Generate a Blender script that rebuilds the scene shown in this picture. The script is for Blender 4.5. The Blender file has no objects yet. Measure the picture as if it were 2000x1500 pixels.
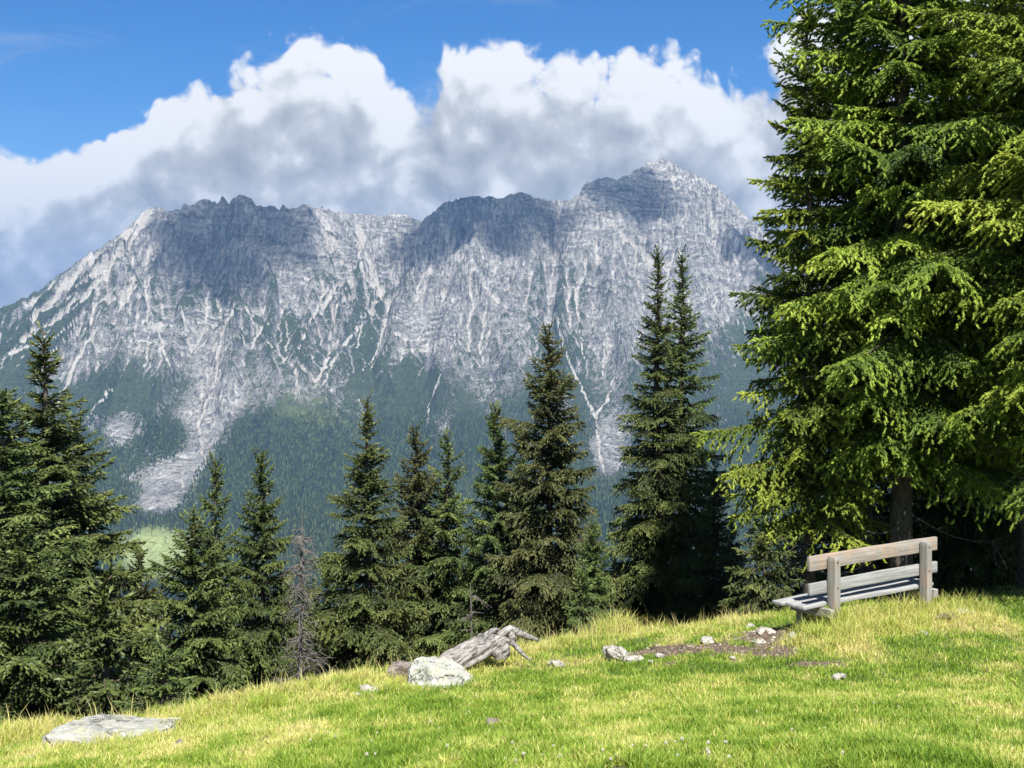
import bpy, bmesh, math, random
import numpy as np
from mathutils import Vector, Matrix

R = math.radians
SC = bpy.context.scene
COL = SC.collection

# ------------------------------------------------------------------ camera
F = 2400.0                     # focal length in pixels of a 2000 px wide picture
EYE = 1.6
cam_d = bpy.data.cameras.new("camera")
cam = bpy.data.objects.new("camera", cam_d)
COL.objects.link(cam)
cam.location = (0, 0, EYE)
cam.rotation_euler = (R(90), 0, 0)
cam_d.sensor_width = 36.0
cam_d.lens = 36.0 * F / 2000.0
cam_d.shift_y = -110.0 / 2000.0
cam_d.clip_start = 0.1
cam_d.clip_end = 60000.0
SC.camera = cam

# ------------------------------------------------------------------ light
SUN_EL, SUN_AZ = R(55), R(167)          # azimuth clockwise from +Y: behind the camera, a little right
sd = Vector((math.sin(SUN_AZ) * math.cos(SUN_EL), math.cos(SUN_AZ) * math.cos(SUN_EL), math.sin(SUN_EL)))
sun_d = bpy.data.lights.new("sun", 'SUN')
sun_d.energy = 5.0
sun_d.angle = R(0.53)
sun_d.color = (1.0, 0.965, 0.91)
sun = bpy.data.objects.new("sun", sun_d)
COL.objects.link(sun)
sun.rotation_euler = sd.to_track_quat('Z', 'Y').to_euler()

SC.view_settings.view_transform = 'Standard'
SC.view_settings.look = 'None'
SC.view_settings.exposure = 1.12
SC.view_settings.gamma = 1.0
cy = SC.cycles
cy.max_bounces = 5
cy.diffuse_bounces = 3
cy.glossy_bounces = 2
cy.transmission_bounces = 3
cy.transparent_max_bounces = 8
cy.volume_bounces = 0
cy.caustics_reflective = False
cy.caustics_refractive = False

# ------------------------------------------------------------------ node helpers
class NT:
    def __init__(self, tree):
        self.t = tree
    def n(self, typ, **kw):
        nd = self.t.nodes.new(typ)
        for k, v in kw.items():
            setattr(nd, k, v)
        return nd
    def link(self, a, b):
        self.t.links.new(a, b)
    def put(self, sock, v):
        if hasattr(v, 'is_linked') or isinstance(v, bpy.types.NodeSocket):
            self.t.links.new(v, sock)
        else:
            sock.default_value = v
    def math(self, op, a, b=0.0, c=0.0, clamp=False):
        nd = self.n('ShaderNodeMath', operation=op, use_clamp=clamp)
        self.put(nd.inputs[0], a); self.put(nd.inputs[1], b); self.put(nd.inputs[2], c)
        return nd.outputs[0]
    def vmath(self, op, a, b=(0, 0, 0), scale=None):
        nd = self.n('ShaderNodeVectorMath', operation=op)
        self.put(nd.inputs[0], a); self.put(nd.inputs[1], b)
        if scale is not None:
            self.put(nd.inputs['Scale'], scale)
        return nd.outputs['Value'] if op in ('LENGTH', 'DOT_PRODUCT', 'DISTANCE') else nd.outputs[0]
    def smooth(self, x, a, b, c=0.0, d=1.0):
        nd = self.n('ShaderNodeMapRange', interpolation_type='SMOOTHSTEP')
        self.put(nd.inputs[0], x)
        for i, v in enumerate((a, b, c, d)):
            self.put(nd.inputs[i + 1], v)
        return nd.outputs[0]
    def lin(self, x, a, b, c=0.0, d=1.0):
        nd = self.n('ShaderNodeMapRange')
        self.put(nd.inputs[0], x)
        for i, v in enumerate((a, b, c, d)):
            self.put(nd.inputs[i + 1], v)
        return nd.outputs[0]
    def mix(self, f, a, b, blend='MIX'):
        nd = self.n('ShaderNodeMix', data_type='RGBA', blend_type=blend)
        self.put(nd.inputs[0], f)
        for s, v in ((nd.inputs[6], a), (nd.inputs[7], b)):
            if isinstance(v, tuple) and len(v) == 3:
                v = (*v, 1)
            self.put(s, v)
        return nd.outputs[2]
    def noise(self, vec, scale, detail=4, rough=0.55, dist=0.0, lac=2.0, out=0, dim='3D'):
        nd = self.n('ShaderNodeTexNoise', noise_dimensions=dim)
        if vec is not None:
            self.put(nd.inputs['Vector'], vec)
        nd.inputs['Scale'].default_value = scale
        nd.inputs['Detail'].default_value = detail
        nd.inputs['Roughness'].default_value = rough
        nd.inputs['Lacunarity'].default_value = lac
        nd.inputs['Distortion'].default_value = dist
        return nd.outputs[out]
    def voro(self, vec, scale, detail=0.0, feature='F1', rough=0.5, out='Distance', smooth=0.5, dim='3D'):
        nd = self.n('ShaderNodeTexVoronoi', feature=feature, voronoi_dimensions=dim)
        self.put(nd.inputs['Vector'], vec)
        nd.inputs['Scale'].default_value = scale
        nd.inputs['Detail'].default_value = detail
        nd.inputs['Roughness'].default_value = rough
        if feature == 'SMOOTH_F1':
            nd.inputs['Smoothness'].default_value = smooth
        return nd.outputs[out]
    def attr(self, name, out='Fac'):
        return self.n('ShaderNodeAttribute', attribute_name=name).outputs[out]
    def ramp(self, f, stops, interp='LINEAR'):
        nd = self.n('ShaderNodeValToRGB')
        cr = nd.color_ramp
        cr.interpolation = interp
        while len(cr.elements) < len(stops):
            cr.elements.new(0.5)
        for e, (p, c) in zip(cr.elements, stops):
            e.position = p
            e.color = (*c, 1)
        self.put(nd.inputs[0], f)
        return nd.outputs[0]
    def sep(self, v):
        nd = self.n('ShaderNodeSeparateXYZ'); self.put(nd.inputs[0], v); return nd.outputs
    def comb(self, x, y, z):
        nd = self.n('ShaderNodeCombineXYZ')
        for s, v in zip(nd.inputs, (x, y, z)):
            self.put(s, v)
        return nd.outputs[0]
    def bump(self, h, strength=0.5, dist=0.02):
        nd = self.n('ShaderNodeBump')
        nd.inputs['Strength'].default_value = strength
        nd.inputs['Distance'].default_value = dist
        self.put(nd.inputs['Height'], h)
        return nd.outputs[0]

def material(name):
    m = bpy.data.materials.new(name)
    m.use_nodes = True
    t = NT(m.node_tree)
    t.bsdf = m.node_tree.nodes['Principled BSDF']
    t.bsdf.inputs['Specular IOR Level'].default_value = 0.25
    t.bsdf.inputs['Roughness'].default_value = 0.85
    t.out = m.node_tree.nodes['Material Output']
    t.m = m
    return m, t

# ------------------------------------------------------------------ world: blue sky with cumulus
def build_world():
    w = bpy.data.worlds.new("World")
    SC.world = w
    w.use_nodes = True
    t = NT(w.node_tree)
    bg = w.node_tree.nodes['Background']
    sky = t.n('ShaderNodeTexSky', sky_type='NISHITA')
    sky.sun_disc = False
    sky.sun_elevation = SUN_EL
    sky.sun_rotation = SUN_AZ
    sky.altitude = 1700
    sky.air_density = 1.0
    sky.dust_density = 0.3
    sky.ozone_density = 2.0
    t.link(sky.outputs[0], bg.inputs['Color'])
    bg.inputs['Strength'].default_value = SKY_STRENGTH

SKY_STRENGTH = 0.0505

def build_sky():
    """a dome far behind the mountains that carries the clouds of that part of the sky"""
    m = bpy.data.materials.new("cloudy_sky")
    m.use_nodes = True
    m.node_tree.nodes.clear()
    m.cycles.emission_sampling = 'NONE'
    t = NT(m.node_tree)
    em = t.n('ShaderNodeEmission')
    t.link(em.outputs[0], t.n('ShaderNodeOutputMaterial').inputs['Surface'])
    geo = t.n('ShaderNodeNewGeometry').outputs['Position']
    co = t.vmath('NORMALIZE', t.vmath('SUBTRACT', geo, (0, 0, EYE)))
    sky = t.n('ShaderNodeTexSky', sky_type='NISHITA')
    sky.sun_disc = False
    sky.sun_elevation = SUN_EL
    sky.sun_rotation = SUN_AZ
    sky.altitude = 1700
    sky.air_density = 1.0
    sky.dust_density = 0.3
    sky.ozone_density = 2.0
    t.link(co, sky.inputs[0])

    # one cloud-density group: direction in, density out
    def density_group(name, fine):
        g = bpy.data.node_groups.new(name, 'ShaderNodeTree')
        g.interface.new_socket("P", in_out='INPUT', socket_type='NodeSocketVector')
        g.interface.new_socket("D", in_out='OUTPUT', socket_type='NodeSocketFloat')
        q = NT(g)
        gi, go = q.n('NodeGroupInput'), q.n('NodeGroupOutput')
        P = gi.outputs[0]
        # P: (x/y, z/y, 0) * 10  -> one unit is 240 px of the photograph
        warp = q.vmath('SUBTRACT', q.noise(P, 1.3, 2, 0.55, out=1, dim='2D'), (0.5, 0.5, 0.5))
        Pw = q.vmath('ADD', P, q.vmath('SCALE', warp, scale=0.42))
        X, Y, _ = q.sep(Pw)
        d = None
        for u, v, ru, rv, k in CLOUD_BLOBS:
            dv = q.vmath('MULTIPLY_ADD', Pw, (240.0 / ru, 240.0 / rv, 0))
            dv.node.inputs[2].default_value = (-(u - 1000) / ru, -(640 - v) / rv, 0)
            e = q.math('MULTIPLY_ADD', q.vmath('LENGTH', dv), -k, k)
            if d is None:
                d = e
            else:
                nd = q.n('ShaderNodeMath', operation='SMOOTH_MAX')
                q.put(nd.inputs[0], d); q.put(nd.inputs[1], e); nd.inputs[2].default_value = 0.22
                d = nd.outputs[0]
        d = q.math('MINIMUM', d, 0.66)
        n1 = q.noise(P, 1.15, 7 if fine else 3, 0.56, dim='2D')
        v1 = q.voro(Pw, 3.0, 3.0 if fine else 0.0, 'SMOOTH_F1' if not fine else 'F1', 0.5, smooth=0.5, dim='2D')
        billow = q.math('SUBTRACT', 0.42, v1)
        dd = q.math('ADD', d, q.math('MULTIPLY', q.math('SUBTRACT', n1, 0.5), 1.0))
        dd = q.math('ADD', dd, q.math('MULTIPLY', billow, 0.5))
        q.link(dd, go.inputs[0])
        return g
    g_fine, g_soft = density_group("cloud_density", True), density_group("cloud_density_soft", False)

    x, y, z = t.sep(co)
    ys = t.math('MAXIMUM', y, 0.12)
    P0 = t.comb(t.math('MULTIPLY', t.math('DIVIDE', x, ys), 10.0), t.math('MULTIPLY', t.math('DIVIDE', z, ys), 10.0), 0.0)
    def dens(g, off):
        nd = t.n('ShaderNodeGroup'); nd.node_tree = g
        t.put(nd.inputs[0], t.vmath('ADD', P0, off) if off else P0)
        return nd.outputs[0]
    D0 = dens(g_fine, None)
    D1 = dens(g_fine, (0.05, 0.13, 0.0))
    S0 = dens(g_soft, None)
    D2 = dens(g_soft, (0.10, 0.45, 0.0))
    low = t.smooth(t.math('DIVIDE', z, ys), 0.205, 0.12, 0.0, 0.42)
    alpha = t.smooth(t.math('ADD', D0, low), 0.02, 0.30)
    near = t.math('SUBTRACT', D0, D1)
    far = t.math('SUBTRACT', S0, D2)
    lit = t.math('ADD', t.math('MULTIPLY', near, 0.65), t.math('MULTIPLY', far, 0.70))
    lit = t.math('ADD', lit, t.math('MULTIPLY', t.math('SUBTRACT', 0.55, D0), 0.25))
    lit = t.math('ADD', lit, 0.285)
    puff = t.math('SUBTRACT', t.noise(P0, 2.3, 7, 0.64, 0.3, dim='2D'), 0.5)
    lit = t.math('ADD', lit, t.math('MULTIPLY', puff, 1.05))
    lit = t.math('ADD', lit, t.math('MULTIPLY', t.smooth(t.math('DIVIDE', z, ys), 0.05, 0.20), 0.16))
    cc = t.ramp(lit, [(0.0, (4.0, 4.25, 4.65)), (0.25, (5.1, 5.3, 5.6)), (0.52, (6.3, 6.5, 6.75)), (0.74, (8.4, 8.5, 8.6)), (0.95, (9.8, 9.8, 9.8))])
    # thin high wisps
    wisp = t.noise(t.vmath('MULTIPLY', P0, (0.55, 1.6, 1.0)), 1.0, 5, 0.62, 0.6, dim='2D')
    wa = t.math('MULTIPLY', t.smooth(wisp, 0.56, 0.80), 0.30)
    wa = t.math('MULTIPLY', wa, t.smooth(z, 0.0, 0.2))
    hs = t.n('ShaderNodeHueSaturation')
    hs.inputs['Saturation'].default_value = 1.28
    hs.inputs['Value'].default_value = 1.10
    t.link(t.mix(1.0, sky.outputs[0], (0.88, 0.96, 1.12), 'MULTIPLY'), hs.inputs['Color'])
    base = t.mix(t.smooth(t.math('DIVIDE', z, ys), 0.13, 0.0), hs.outputs[0], (2.4, 3.6, 5.2))
    base = t.mix(wa, base, (6.0, 6.5, 7.2))
    back = t.math('MULTIPLY', t.smooth(y, 0.35, 0.6), t.smooth(z, 0.50, 0.35))
    edge = t.mix(back, sky.outputs[0], base)
    col = t.mix(t.math('MULTIPLY', alpha, back), edge, cc)
    t.link(col, em.inputs['Color'])
    em.inputs['Strength'].default_value = SKY_STRENGTH
    me = bpy.data.meshes.new("sky")
    vs, fs = [], []
    na, ne = 48, 20
    for j in range(ne + 1):
        for i in range(na + 1):
            a_, e_ = R(-75 + 150 * i / na), R(-8 + 43 * j / ne)
            vs.append((30000 * math.sin(a_) * math.cos(e_), 30000 * math.cos(a_) * math.cos(e_), EYE + 30000 * math.sin(e_)))
    for j in range(ne):
        for i in range(na):
            k = j * (na + 1) + i
            fs.append((k, k + na + 1, k + na + 2, k + 1))
    me.from_pydata(vs, [], fs)
    me.materials.append(m)
    o = bpy.data.objects.new("sky", me)
    COL.objects.link(o)
    o['label'] = 'blue summer sky with white and grey cumulus clouds'
    o['kind'] = 'structure'

CLOUD_BLOBS = [  # u, v, half width, half height in photo pixels (a direction, seen from anywhere), weight
    (620, 205, 195, 160, 1.6), (500, 265, 230, 130, 1.5), (720, 250, 105, 130, 1.3), (350, 310, 160, 80, 1.2),
    (1030, 215, 240, 175, 1.6), (1200, 220, 240, 180, 1.6), (1050, 310, 300, 150, 1.5), (1400, 270, 260, 165, 1.5), (900, 220, 110, 120, 1.2),
    (1580, 190, 130, 160, 1.4), (1690, 130, 180, 170, 1.3), (1900, 130, 300, 190, 1.3), (2250, 160, 300, 200, 1.3),
    (20, 430, 280, 150, 1.8), (260, 420, 300, 140, 1.8), (560, 400, 400, 150, 1.8), (880, 390, 400, 130, 1.8), (1250, 380, 450, 180, 1.8),
    (50, 540, 600, 170, 1.8), (700, 490, 900, 170, 1.8), (1700, 420, 700, 230, 1.6), (-350, 460, 350, 200, 1.5), (2500, 420, 600, 240, 1.5),
]
build_world()
build_sky()
# ------------------------------------------------------------------ numpy helpers
def hash2(ix, iy, seed):
    n = (ix.astype(np.int64) * 374761393 + iy.astype(np.int64) * 668265263 + seed * 974634541) & 0x7fffffff
    n = ((n ^ (n >> 13)) * 1274126177) & 0x7fffffff
    n = n ^ (n >> 16)
    return (n & 0xffff).astype(np.float32) / 65535.0

def vnoise(x, y, seed=0):
    """gradient noise, about -0.7 .. 0.7"""
    xi, yi = np.floor(x), np.floor(y)
    fx, fy = (x - xi).astype(np.float32), (y - yi).astype(np.float32)
    u, v = fx * fx * fx * (fx * (fx * 6 - 15) + 10), fy * fy * fy * (fy * (fy * 6 - 15) + 10)
    xi, yi = xi.astype(np.int64), yi.astype(np.int64)
    def gr(ox, oy):
        a = hash2(xi + ox, yi + oy, seed) * np.float32(6.2831853)
        return np.cos(a) * (fx - ox) + np.sin(a) * (fy - oy)
    a = gr(0, 0) * (1 - u) + gr(1, 0) * u
    b = gr(0, 1) * (1 - u) + gr(1, 1) * u
    return a * (1 - v) + b * v

def fbm(x, y, octv=5, seed=0, gain=0.5, lac=2.03):
    s, a = np.zeros(np.shape(x), np.float32), 1.0
    for i in range(octv):
        s += a * vnoise(x, y, seed + i * 17)
        x, y, a = x * lac + 3.1, y * lac + 1.7, a * gain
    return s

def ridged(x, y, octv=5, seed=0, gain=0.5, lac=2.03):
    s, a = np.zeros(np.shape(x), np.float32), 1.0
    for i in range(octv):
        s += a * (1 - 2.2 * np.abs(vnoise(x, y, seed + i * 17)))
        x, y, a = x * lac + 3.1, y * lac + 1.7, a * gain
    return s

def sstep(x, a, b):
    t = np.clip((x - a) / (b - a), 0, 1)
    return t * t * (3 - 2 * t)

def mesh_from(name, verts, faces, mat=None, attrs=None, smooth=False, parent=None, nside=None, cols=None):
    """verts (N,3), faces (T,k) arrays -> ONE linked mesh object"""
    me = bpy.data.meshes.new(name)
    verts = np.ascontiguousarray(verts, np.float32)
    faces = np.ascontiguousarray(faces, np.int32)
    T, k = faces.shape
    me.vertices.add(len(verts))
    me.vertices.foreach_set('co', verts.ravel())
    me.loops.add(T * k)
    me.loops.foreach_set('vertex_index', faces.ravel())
    me.polygons.add(T)
    me.polygons.foreach_set('loop_start', np.arange(0, T * k, k, dtype=np.int32))
    if smooth:
        me.polygons.foreach_set('use_smooth', np.ones(T, bool))
    else:
        me.shade_flat()
    for an, av in (attrs or {}).items():
        a = me.attributes.new(an, 'FLOAT', 'POINT')
        a.data.foreach_set('value', np.ascontiguousarray(av, np.float32))
    me.update(calc_edges=True)
    o = bpy.data.objects.new(name, me)
    COL.objects.link(o)
    if mat is not None:
        for m in (mat if isinstance(mat, (list, tuple)) else [mat]):
            me.materials.append(m)
    if parent is not None:
        o.parent = parent
    return o

def tag(o, label=None, cat=None, group=None, kind=None):
    if label: o['label'] = label
    if cat: o['category'] = cat
    if group: o['group'] = group
    if kind: o['kind'] = kind
    return o

def empty(name, loc, rz=0.0):
    o = bpy.data.objects.new(name, None)
    COL.objects.link(o)
    o.location = loc
    o.rotation_euler = (0, 0, rz)
    o.empty_display_size = 0.2
    return o

def at(u, v, Y):
    """the place at distance Y that the photograph shows at pixel (u, v)"""
    return np.array([(u - 1000.0) / F * Y, Y, EYE - (v - 640.0) / F * Y])

def grid_faces(nx, ny):
    i = np.arange(nx * ny).reshape(ny, nx)
    return np.stack([i[:-1, :-1], i[:-1, 1:], i[1:, 1:], i[1:, :-1]], -1).reshape(-1, 4)

# ------------------------------------------------------------------ the mountain range
CREST = [(-420, 720, 6300), (-200, 668, 6500), (0, 606, 6700), (60, 580, 6750), (130, 532, 6800), (180, 496, 6850), (240, 460, 6900), (270, 430, 6950), (292, 409, 7000),
         (305, 404, 7020), (318, 414, 7050), (332, 419, 7060), (345, 411, 7080), (352, 418, 7090), (362, 403, 7100), (372, 405, 7100), (382, 400, 7110), (395, 394, 7120), (408, 394, 7120), (420, 397, 7120), (427, 406, 7125), (436, 387, 7130), (444, 396, 7130), (449, 406, 7130), (457, 393, 7130), (468, 385, 7130), (480, 387, 7130), (492, 392, 7130),
         (502, 406, 7140), (520, 408, 7145), (538, 405, 7150), (546, 414, 7155), (555, 403, 7158), (565, 415, 7160), (578, 409, 7165), (590, 401, 7170), (604, 403, 7190), (612, 411, 7240), (625, 406, 7300), (660, 418, 7600), (700, 422, 7750), (740, 424, 7780), (772, 418, 7700),
         (800, 427, 7650), (826, 436, 7600), (838, 424, 7430), (870, 400, 7380), (915, 388, 7350), (955, 387, 7380), (975, 392, 7400), (1020, 379, 7400), (1050, 392, 7480),
         (1100, 396, 7600), (1134, 393, 7560), (1147, 360, 7520), (1180, 351, 7500), (1208, 355, 7580), (1240, 338, 7680), (1268, 321, 7740), (1290, 313, 7780), (1312, 318, 7800),
         (1335, 336, 7820), (1352, 341, 7840), (1388, 356, 7860), (1420, 385, 7860), (1450, 416, 7850), (1500, 460, 7800), (1560, 505, 7700), (1650, 560, 7600), (1800, 600, 7500), (2000, 570, 7400), (2250, 540, 7300), (2500, 560, 7300)]
SPURS = [
    [(292, 409, 7000), (240, 478, 6780), (190, 545, 6580), (120, 640, 6300), (50, 740, 5950), (-30, 860, 5400), (-80, 960, 4900)],
    [(130, 532, 6800), (70, 600, 6620), (0, 690, 6350), (-90, 800, 5900), (-160, 930, 5200)],
    [(330, 414, 7080), (322, 470, 7000), (300, 540, 6720), (245, 640, 6380), (200, 740, 5950), (170, 850, 5450), (150, 960, 4900)],
    [(395, 396, 7120), (398, 450, 7060), (412, 492, 6960), (372, 575, 6620), (345, 660, 6280), (310, 750, 5900), (290, 850, 5450), (262, 960, 4950)],
    [(412, 492, 6960), (464, 585, 6560), (458, 680, 6180), (440, 770, 5800), (430, 870, 5350), (425, 960, 4950)],
    [(475, 389, 7130), (478, 440, 7090), (490, 480, 7010), (540, 560, 6720), (520, 650, 6350), (525, 740, 5950), (515, 840, 5450), (500, 960, 4900)],
    [(590, 403, 7170), (588, 450, 7100), (572, 498, 6960), (600, 600, 6620), (585, 680, 6250), (610, 770, 5800), (610, 870, 5300), (600, 980, 4800)],
    [(772, 418, 7700), (752, 455, 7520), (715, 475, 7400), (700, 520, 7180), (690, 590, 6800), (672, 660, 6450), (650, 740, 6000), (640, 830, 5500), (640, 940, 4950)],
    [(838, 424, 7430), (828, 480, 7330), (800, 545, 7020), (772, 620, 6650), (745, 700, 6250), (740, 790, 5750), (735, 890, 5250), (730, 980, 4800)],
    [(915, 388, 7350), (918, 440, 7280), (925, 505, 7020), (885, 580, 6700), (862, 670, 6300), (850, 760, 5850), (850, 860, 5350), (850, 960, 4900)],
    [(925, 505, 7020), (985, 590, 6650), (1000, 690, 6200), (985, 790, 5700), (975, 900, 5200), (970, 980, 4800)],
    [(1020, 379, 7400), (1018, 440, 7300), (1035, 500, 7080), (1052, 560, 6850)],
    [(1147, 360, 7520), (1138, 400, 7400), (1122, 460, 7250), (1102, 530, 7020), (1088, 610, 6650), (1095, 700, 6200), (1080, 800, 5650), (1075, 900, 5200), (1070, 980, 4800)],
    [(1147, 360, 7520), (1160, 440, 7320), (1185, 530, 6980), (1192, 600, 6650), (1225, 690, 6200), (1240, 790, 5700), (1245, 890, 5200), (1250, 980, 4800)],
    [(1290, 313, 7780), (1300, 370, 7650), (1318, 430, 7450), (1345, 510, 7100), (1372, 600, 6700), (1380, 700, 6200), (1390, 800, 5700), (1390, 920, 5100)],
    [(1388, 356, 7860), (1420, 430, 7600), (1470, 520, 7150), (1510, 610, 6700), (1530, 720, 6150), (1550, 840, 5500), (1560, 960, 4950)],
    [(1560, 505, 7700), (1600, 560, 7300), (1660, 650, 6700), (1700, 760, 6000), (1720, 900, 5200)],
    [(1800, 600, 7500), (1860, 680, 6800), (1900, 800, 5900), (1920, 940, 5000)],
    [(2250, 540, 7300), (2200, 660, 6600), (2200, 800, 5800), (2200, 940, 5000)],
]
SCREE = [
    ([(640, 440), (662, 490), (690, 545), (672, 575)], 110), ([(700, 450), (716, 500), (742, 560), (728, 600)], 80), ([(285, 425), (235, 482), (160, 545), (70, 605)], 95), ([(250, 470), (200, 540), (120, 610), (40, 660)], 60), ([(300, 470), (270, 530), (240, 580)], 60), ([(1180, 420), (1230, 470), (1290, 520)], 70), ([(930, 520), (950, 560), (990, 600)], 50),
    # pale gullies that run down between the spurs: points and width in metres
    ([(318, 600), (312, 650), (322, 690), (330, 712)], 14), ([(352, 600), (364, 640), (372, 690)], 12), ([(288, 600), (290, 660), (284, 715)], 12),
    ([(460, 592), (440, 632), (424, 690), (424, 740), (404, 790), (388, 830), (394, 880), (405, 905), (376, 940)], 18),
    ([(478, 600), (512, 655), (545, 692), (578, 720), (584, 770)], 17), ([(660, 590), (648, 640), (640, 700), (618, 745), (576, 700)], 22),
    ([(745, 570), (700, 640), (660, 690), (632, 748)], 20), ([(762, 580), (752, 630), (735, 690), (712, 722)], 16),
    ([(628, 455), (655, 500), (690, 540), (655, 560), (630, 600)], 38), ([(700, 490), (712, 540), (745, 575), (715, 610)], 36), ([(640, 560), (600, 640), (584, 680)], 18),
    ([(1085, 610), (1105, 690), (1135, 755), (1163, 812)], 18), ([(1258, 640), (1210, 720), (1185, 780), (1163, 812)], 14), ([(1163, 812), (1170, 870), (1180, 920)], 22),
    ([(870, 700), (858, 740), (840, 790), (832, 830)], 11), ([(905, 600), (890, 650), (880, 690)], 10), ([(960, 640), (940, 690)], 9),
    ([(1000, 560), (1040, 605), (1085, 640)], 14), ([(190, 640), (150, 700), (130, 750), (105, 800)], 22), ([(230, 560), (170, 610), (100, 660), (20, 690)], 20),
    ([(150, 640), (100, 690), (70, 740)], 18), ([(215, 760), (190, 790), (160, 830)], 16), ([(300, 500), (262, 545), (215, 590)], 26),
    ([(400, 640), (380, 690)], 8), ([(350, 900), (360, 930), (352, 960)], 12), ([(505, 600), (530, 640)], 10), ([(1120, 560), (1130, 620), (1140, 700)], 9),
    ([(700, 780), (712, 810), (690, 850)], 8), ([(1060, 620), (1075, 660), (1100, 700)], 10), ([(1200, 620), (1180, 680), (1175, 740)], 8),
]
BARE = [(650, 690, 45, 70, .5), (570, 770, 60, 50, .45), (770, 690, 40, 60, .5), (845, 690, 45, 80, .5), (935, 760, 50, 60, .45), (1030, 700, 50, 60, .45), (1090, 780, 30, 60, .4), (300, 700, 40, 60, .45), (130, 740, 40, 60, .45), (700, 800, 30, 50, .35), (860, 810, 30, 50, .35), (340, 960, 60, 40, .5),
      # u, v, ru, rv, weight: rock breaking through the green slopes
    (410, 730, 70, 85, .75), (385, 800, 75, 75, .95), (375, 870, 60, 50, .8), (240, 840, 50, 38, 1.1), (300, 930, 95, 50, .75), (300, 990, 50, 22, .8), (510, 740, 60, 40, .35), (470, 790, 60, 35, .5),
    (640, 800, 75, 55, .25), (900, 560, 110, 75, .5), (930, 700, 90, 70, .32), (860, 640, 60, 60, .4), (1000, 620, 80, 60, .4), (1180, 690, 70, 110, .65), (1190, 880, 50, 75, 1.1),
    (1300, 600, 120, 90, .5), (240, 640, 90, 70, .55), (170, 700, 60, 60, .3), (560, 600, 80, 45, .4), (380, 640, 100, 50, .4), (1400, 560, 90, 90, .6), (800, 620, 50, 50, .4), (540, 690, 60, 40, .3),
]
GREEN = [(350, 760, 60, 40, .5), (330, 850, 70, 40, .6), (200, 760, 60, 40, .5), (560, 840, 120, 60, .4), (820, 760, 70, 60, .5), (1090, 720, 40, 60, .3), (720, 700, 40, 40, .3), (60, 700, 40, 50, .4)]

RAVINES = [  # deep couloirs: points and depth in metres
    ([(1110, 405), (1094, 470), (1078, 550), (1070, 620), (1100, 690), (1130, 750)], 95, 46), ([(822, 440), (798, 510), (772, 580), (752, 650), (738, 720)], 85, 46),
    ([(345, 560), (330, 640), (372, 705)], 55, 34), ([(520, 490), (575, 570), (605, 640), (590, 700)], 60, 40), ([(640, 440), (662, 510), (690, 560), (660, 640), (632, 740)], 65, 50),
    ([(880, 520), (852, 620), (840, 700), (835, 780)], 50, 36), ([(1040, 550), (1000, 640), (955, 720), (935, 800)], 55, 38), ([(1200, 500), (1165, 590), (1140, 690)], 55, 36),
    ([(1255, 450), (1272, 560), (1258, 640), (1215, 720)], 65, 40), ([(200, 560), (150, 660), (105, 750)], 50, 38), ([(260, 560), (225, 650), (190, 720)], 45, 32), ([(470, 600), (440, 680), (405, 790)], 55, 34),
    ([(430, 400), (424, 450), (408, 500)], 40, 22), ([(512, 405), (508, 450), (500, 500)], 40, 22), ([(556, 412), (552, 460), (540, 500)], 40, 22), ([(350, 416), (352, 460), (345, 500)], 35, 20),
    ([(960, 395), (965, 450), (985, 510)], 45, 28), ([(1055, 400), (1050, 460), (1060, 520)], 40, 26), ([(1215, 370), (1225, 430), (1240, 480)], 45, 26), ([(1350, 350), (1375, 430), (1410, 520), (1430, 600)], 60, 34),
    ([(760, 430), (730, 450), (700, 490)], 35, 26), ([(1330, 560), (1320, 650), (1330, 740)], 50, 36),
]

def seg_dist(px, py, a, b):
    dx, dy = b[0] - a[0], b[1] - a[1]
    t = np.clip(((px - a[0]) * dx + (py - a[1]) * dy) / (dx * dx + dy * dy + 1e-9), 0, 1)
    return np.hypot(px - a[0] - t * dx, py - a[1] - t * dy), t

def upsample(h, f):
    def cr(a, n2):
        n = a.shape[0]
        x = np.linspace(0, n - 1, n2)
        i = np.clip(np.floor(x).astype(int), 0, n - 2)
        t = (x - i)[:, None].astype(np.float32)
        p = [a[np.clip(i + k, 0, n - 1)] for k in (-1, 0, 1, 2)]
        return p[1] + 0.5 * t * (p[2] - p[0] + t * (2 * p[0] - 5 * p[1] + 4 * p[2] - p[3] + t * (3 * (p[1] - p[2]) + p[3] - p[0])))
    h = cr(h, (h.shape[0] - 1) * f + 1)
    return cr(h.T.copy(), (h.shape[1] - 1) * f + 1).T.copy()

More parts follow.
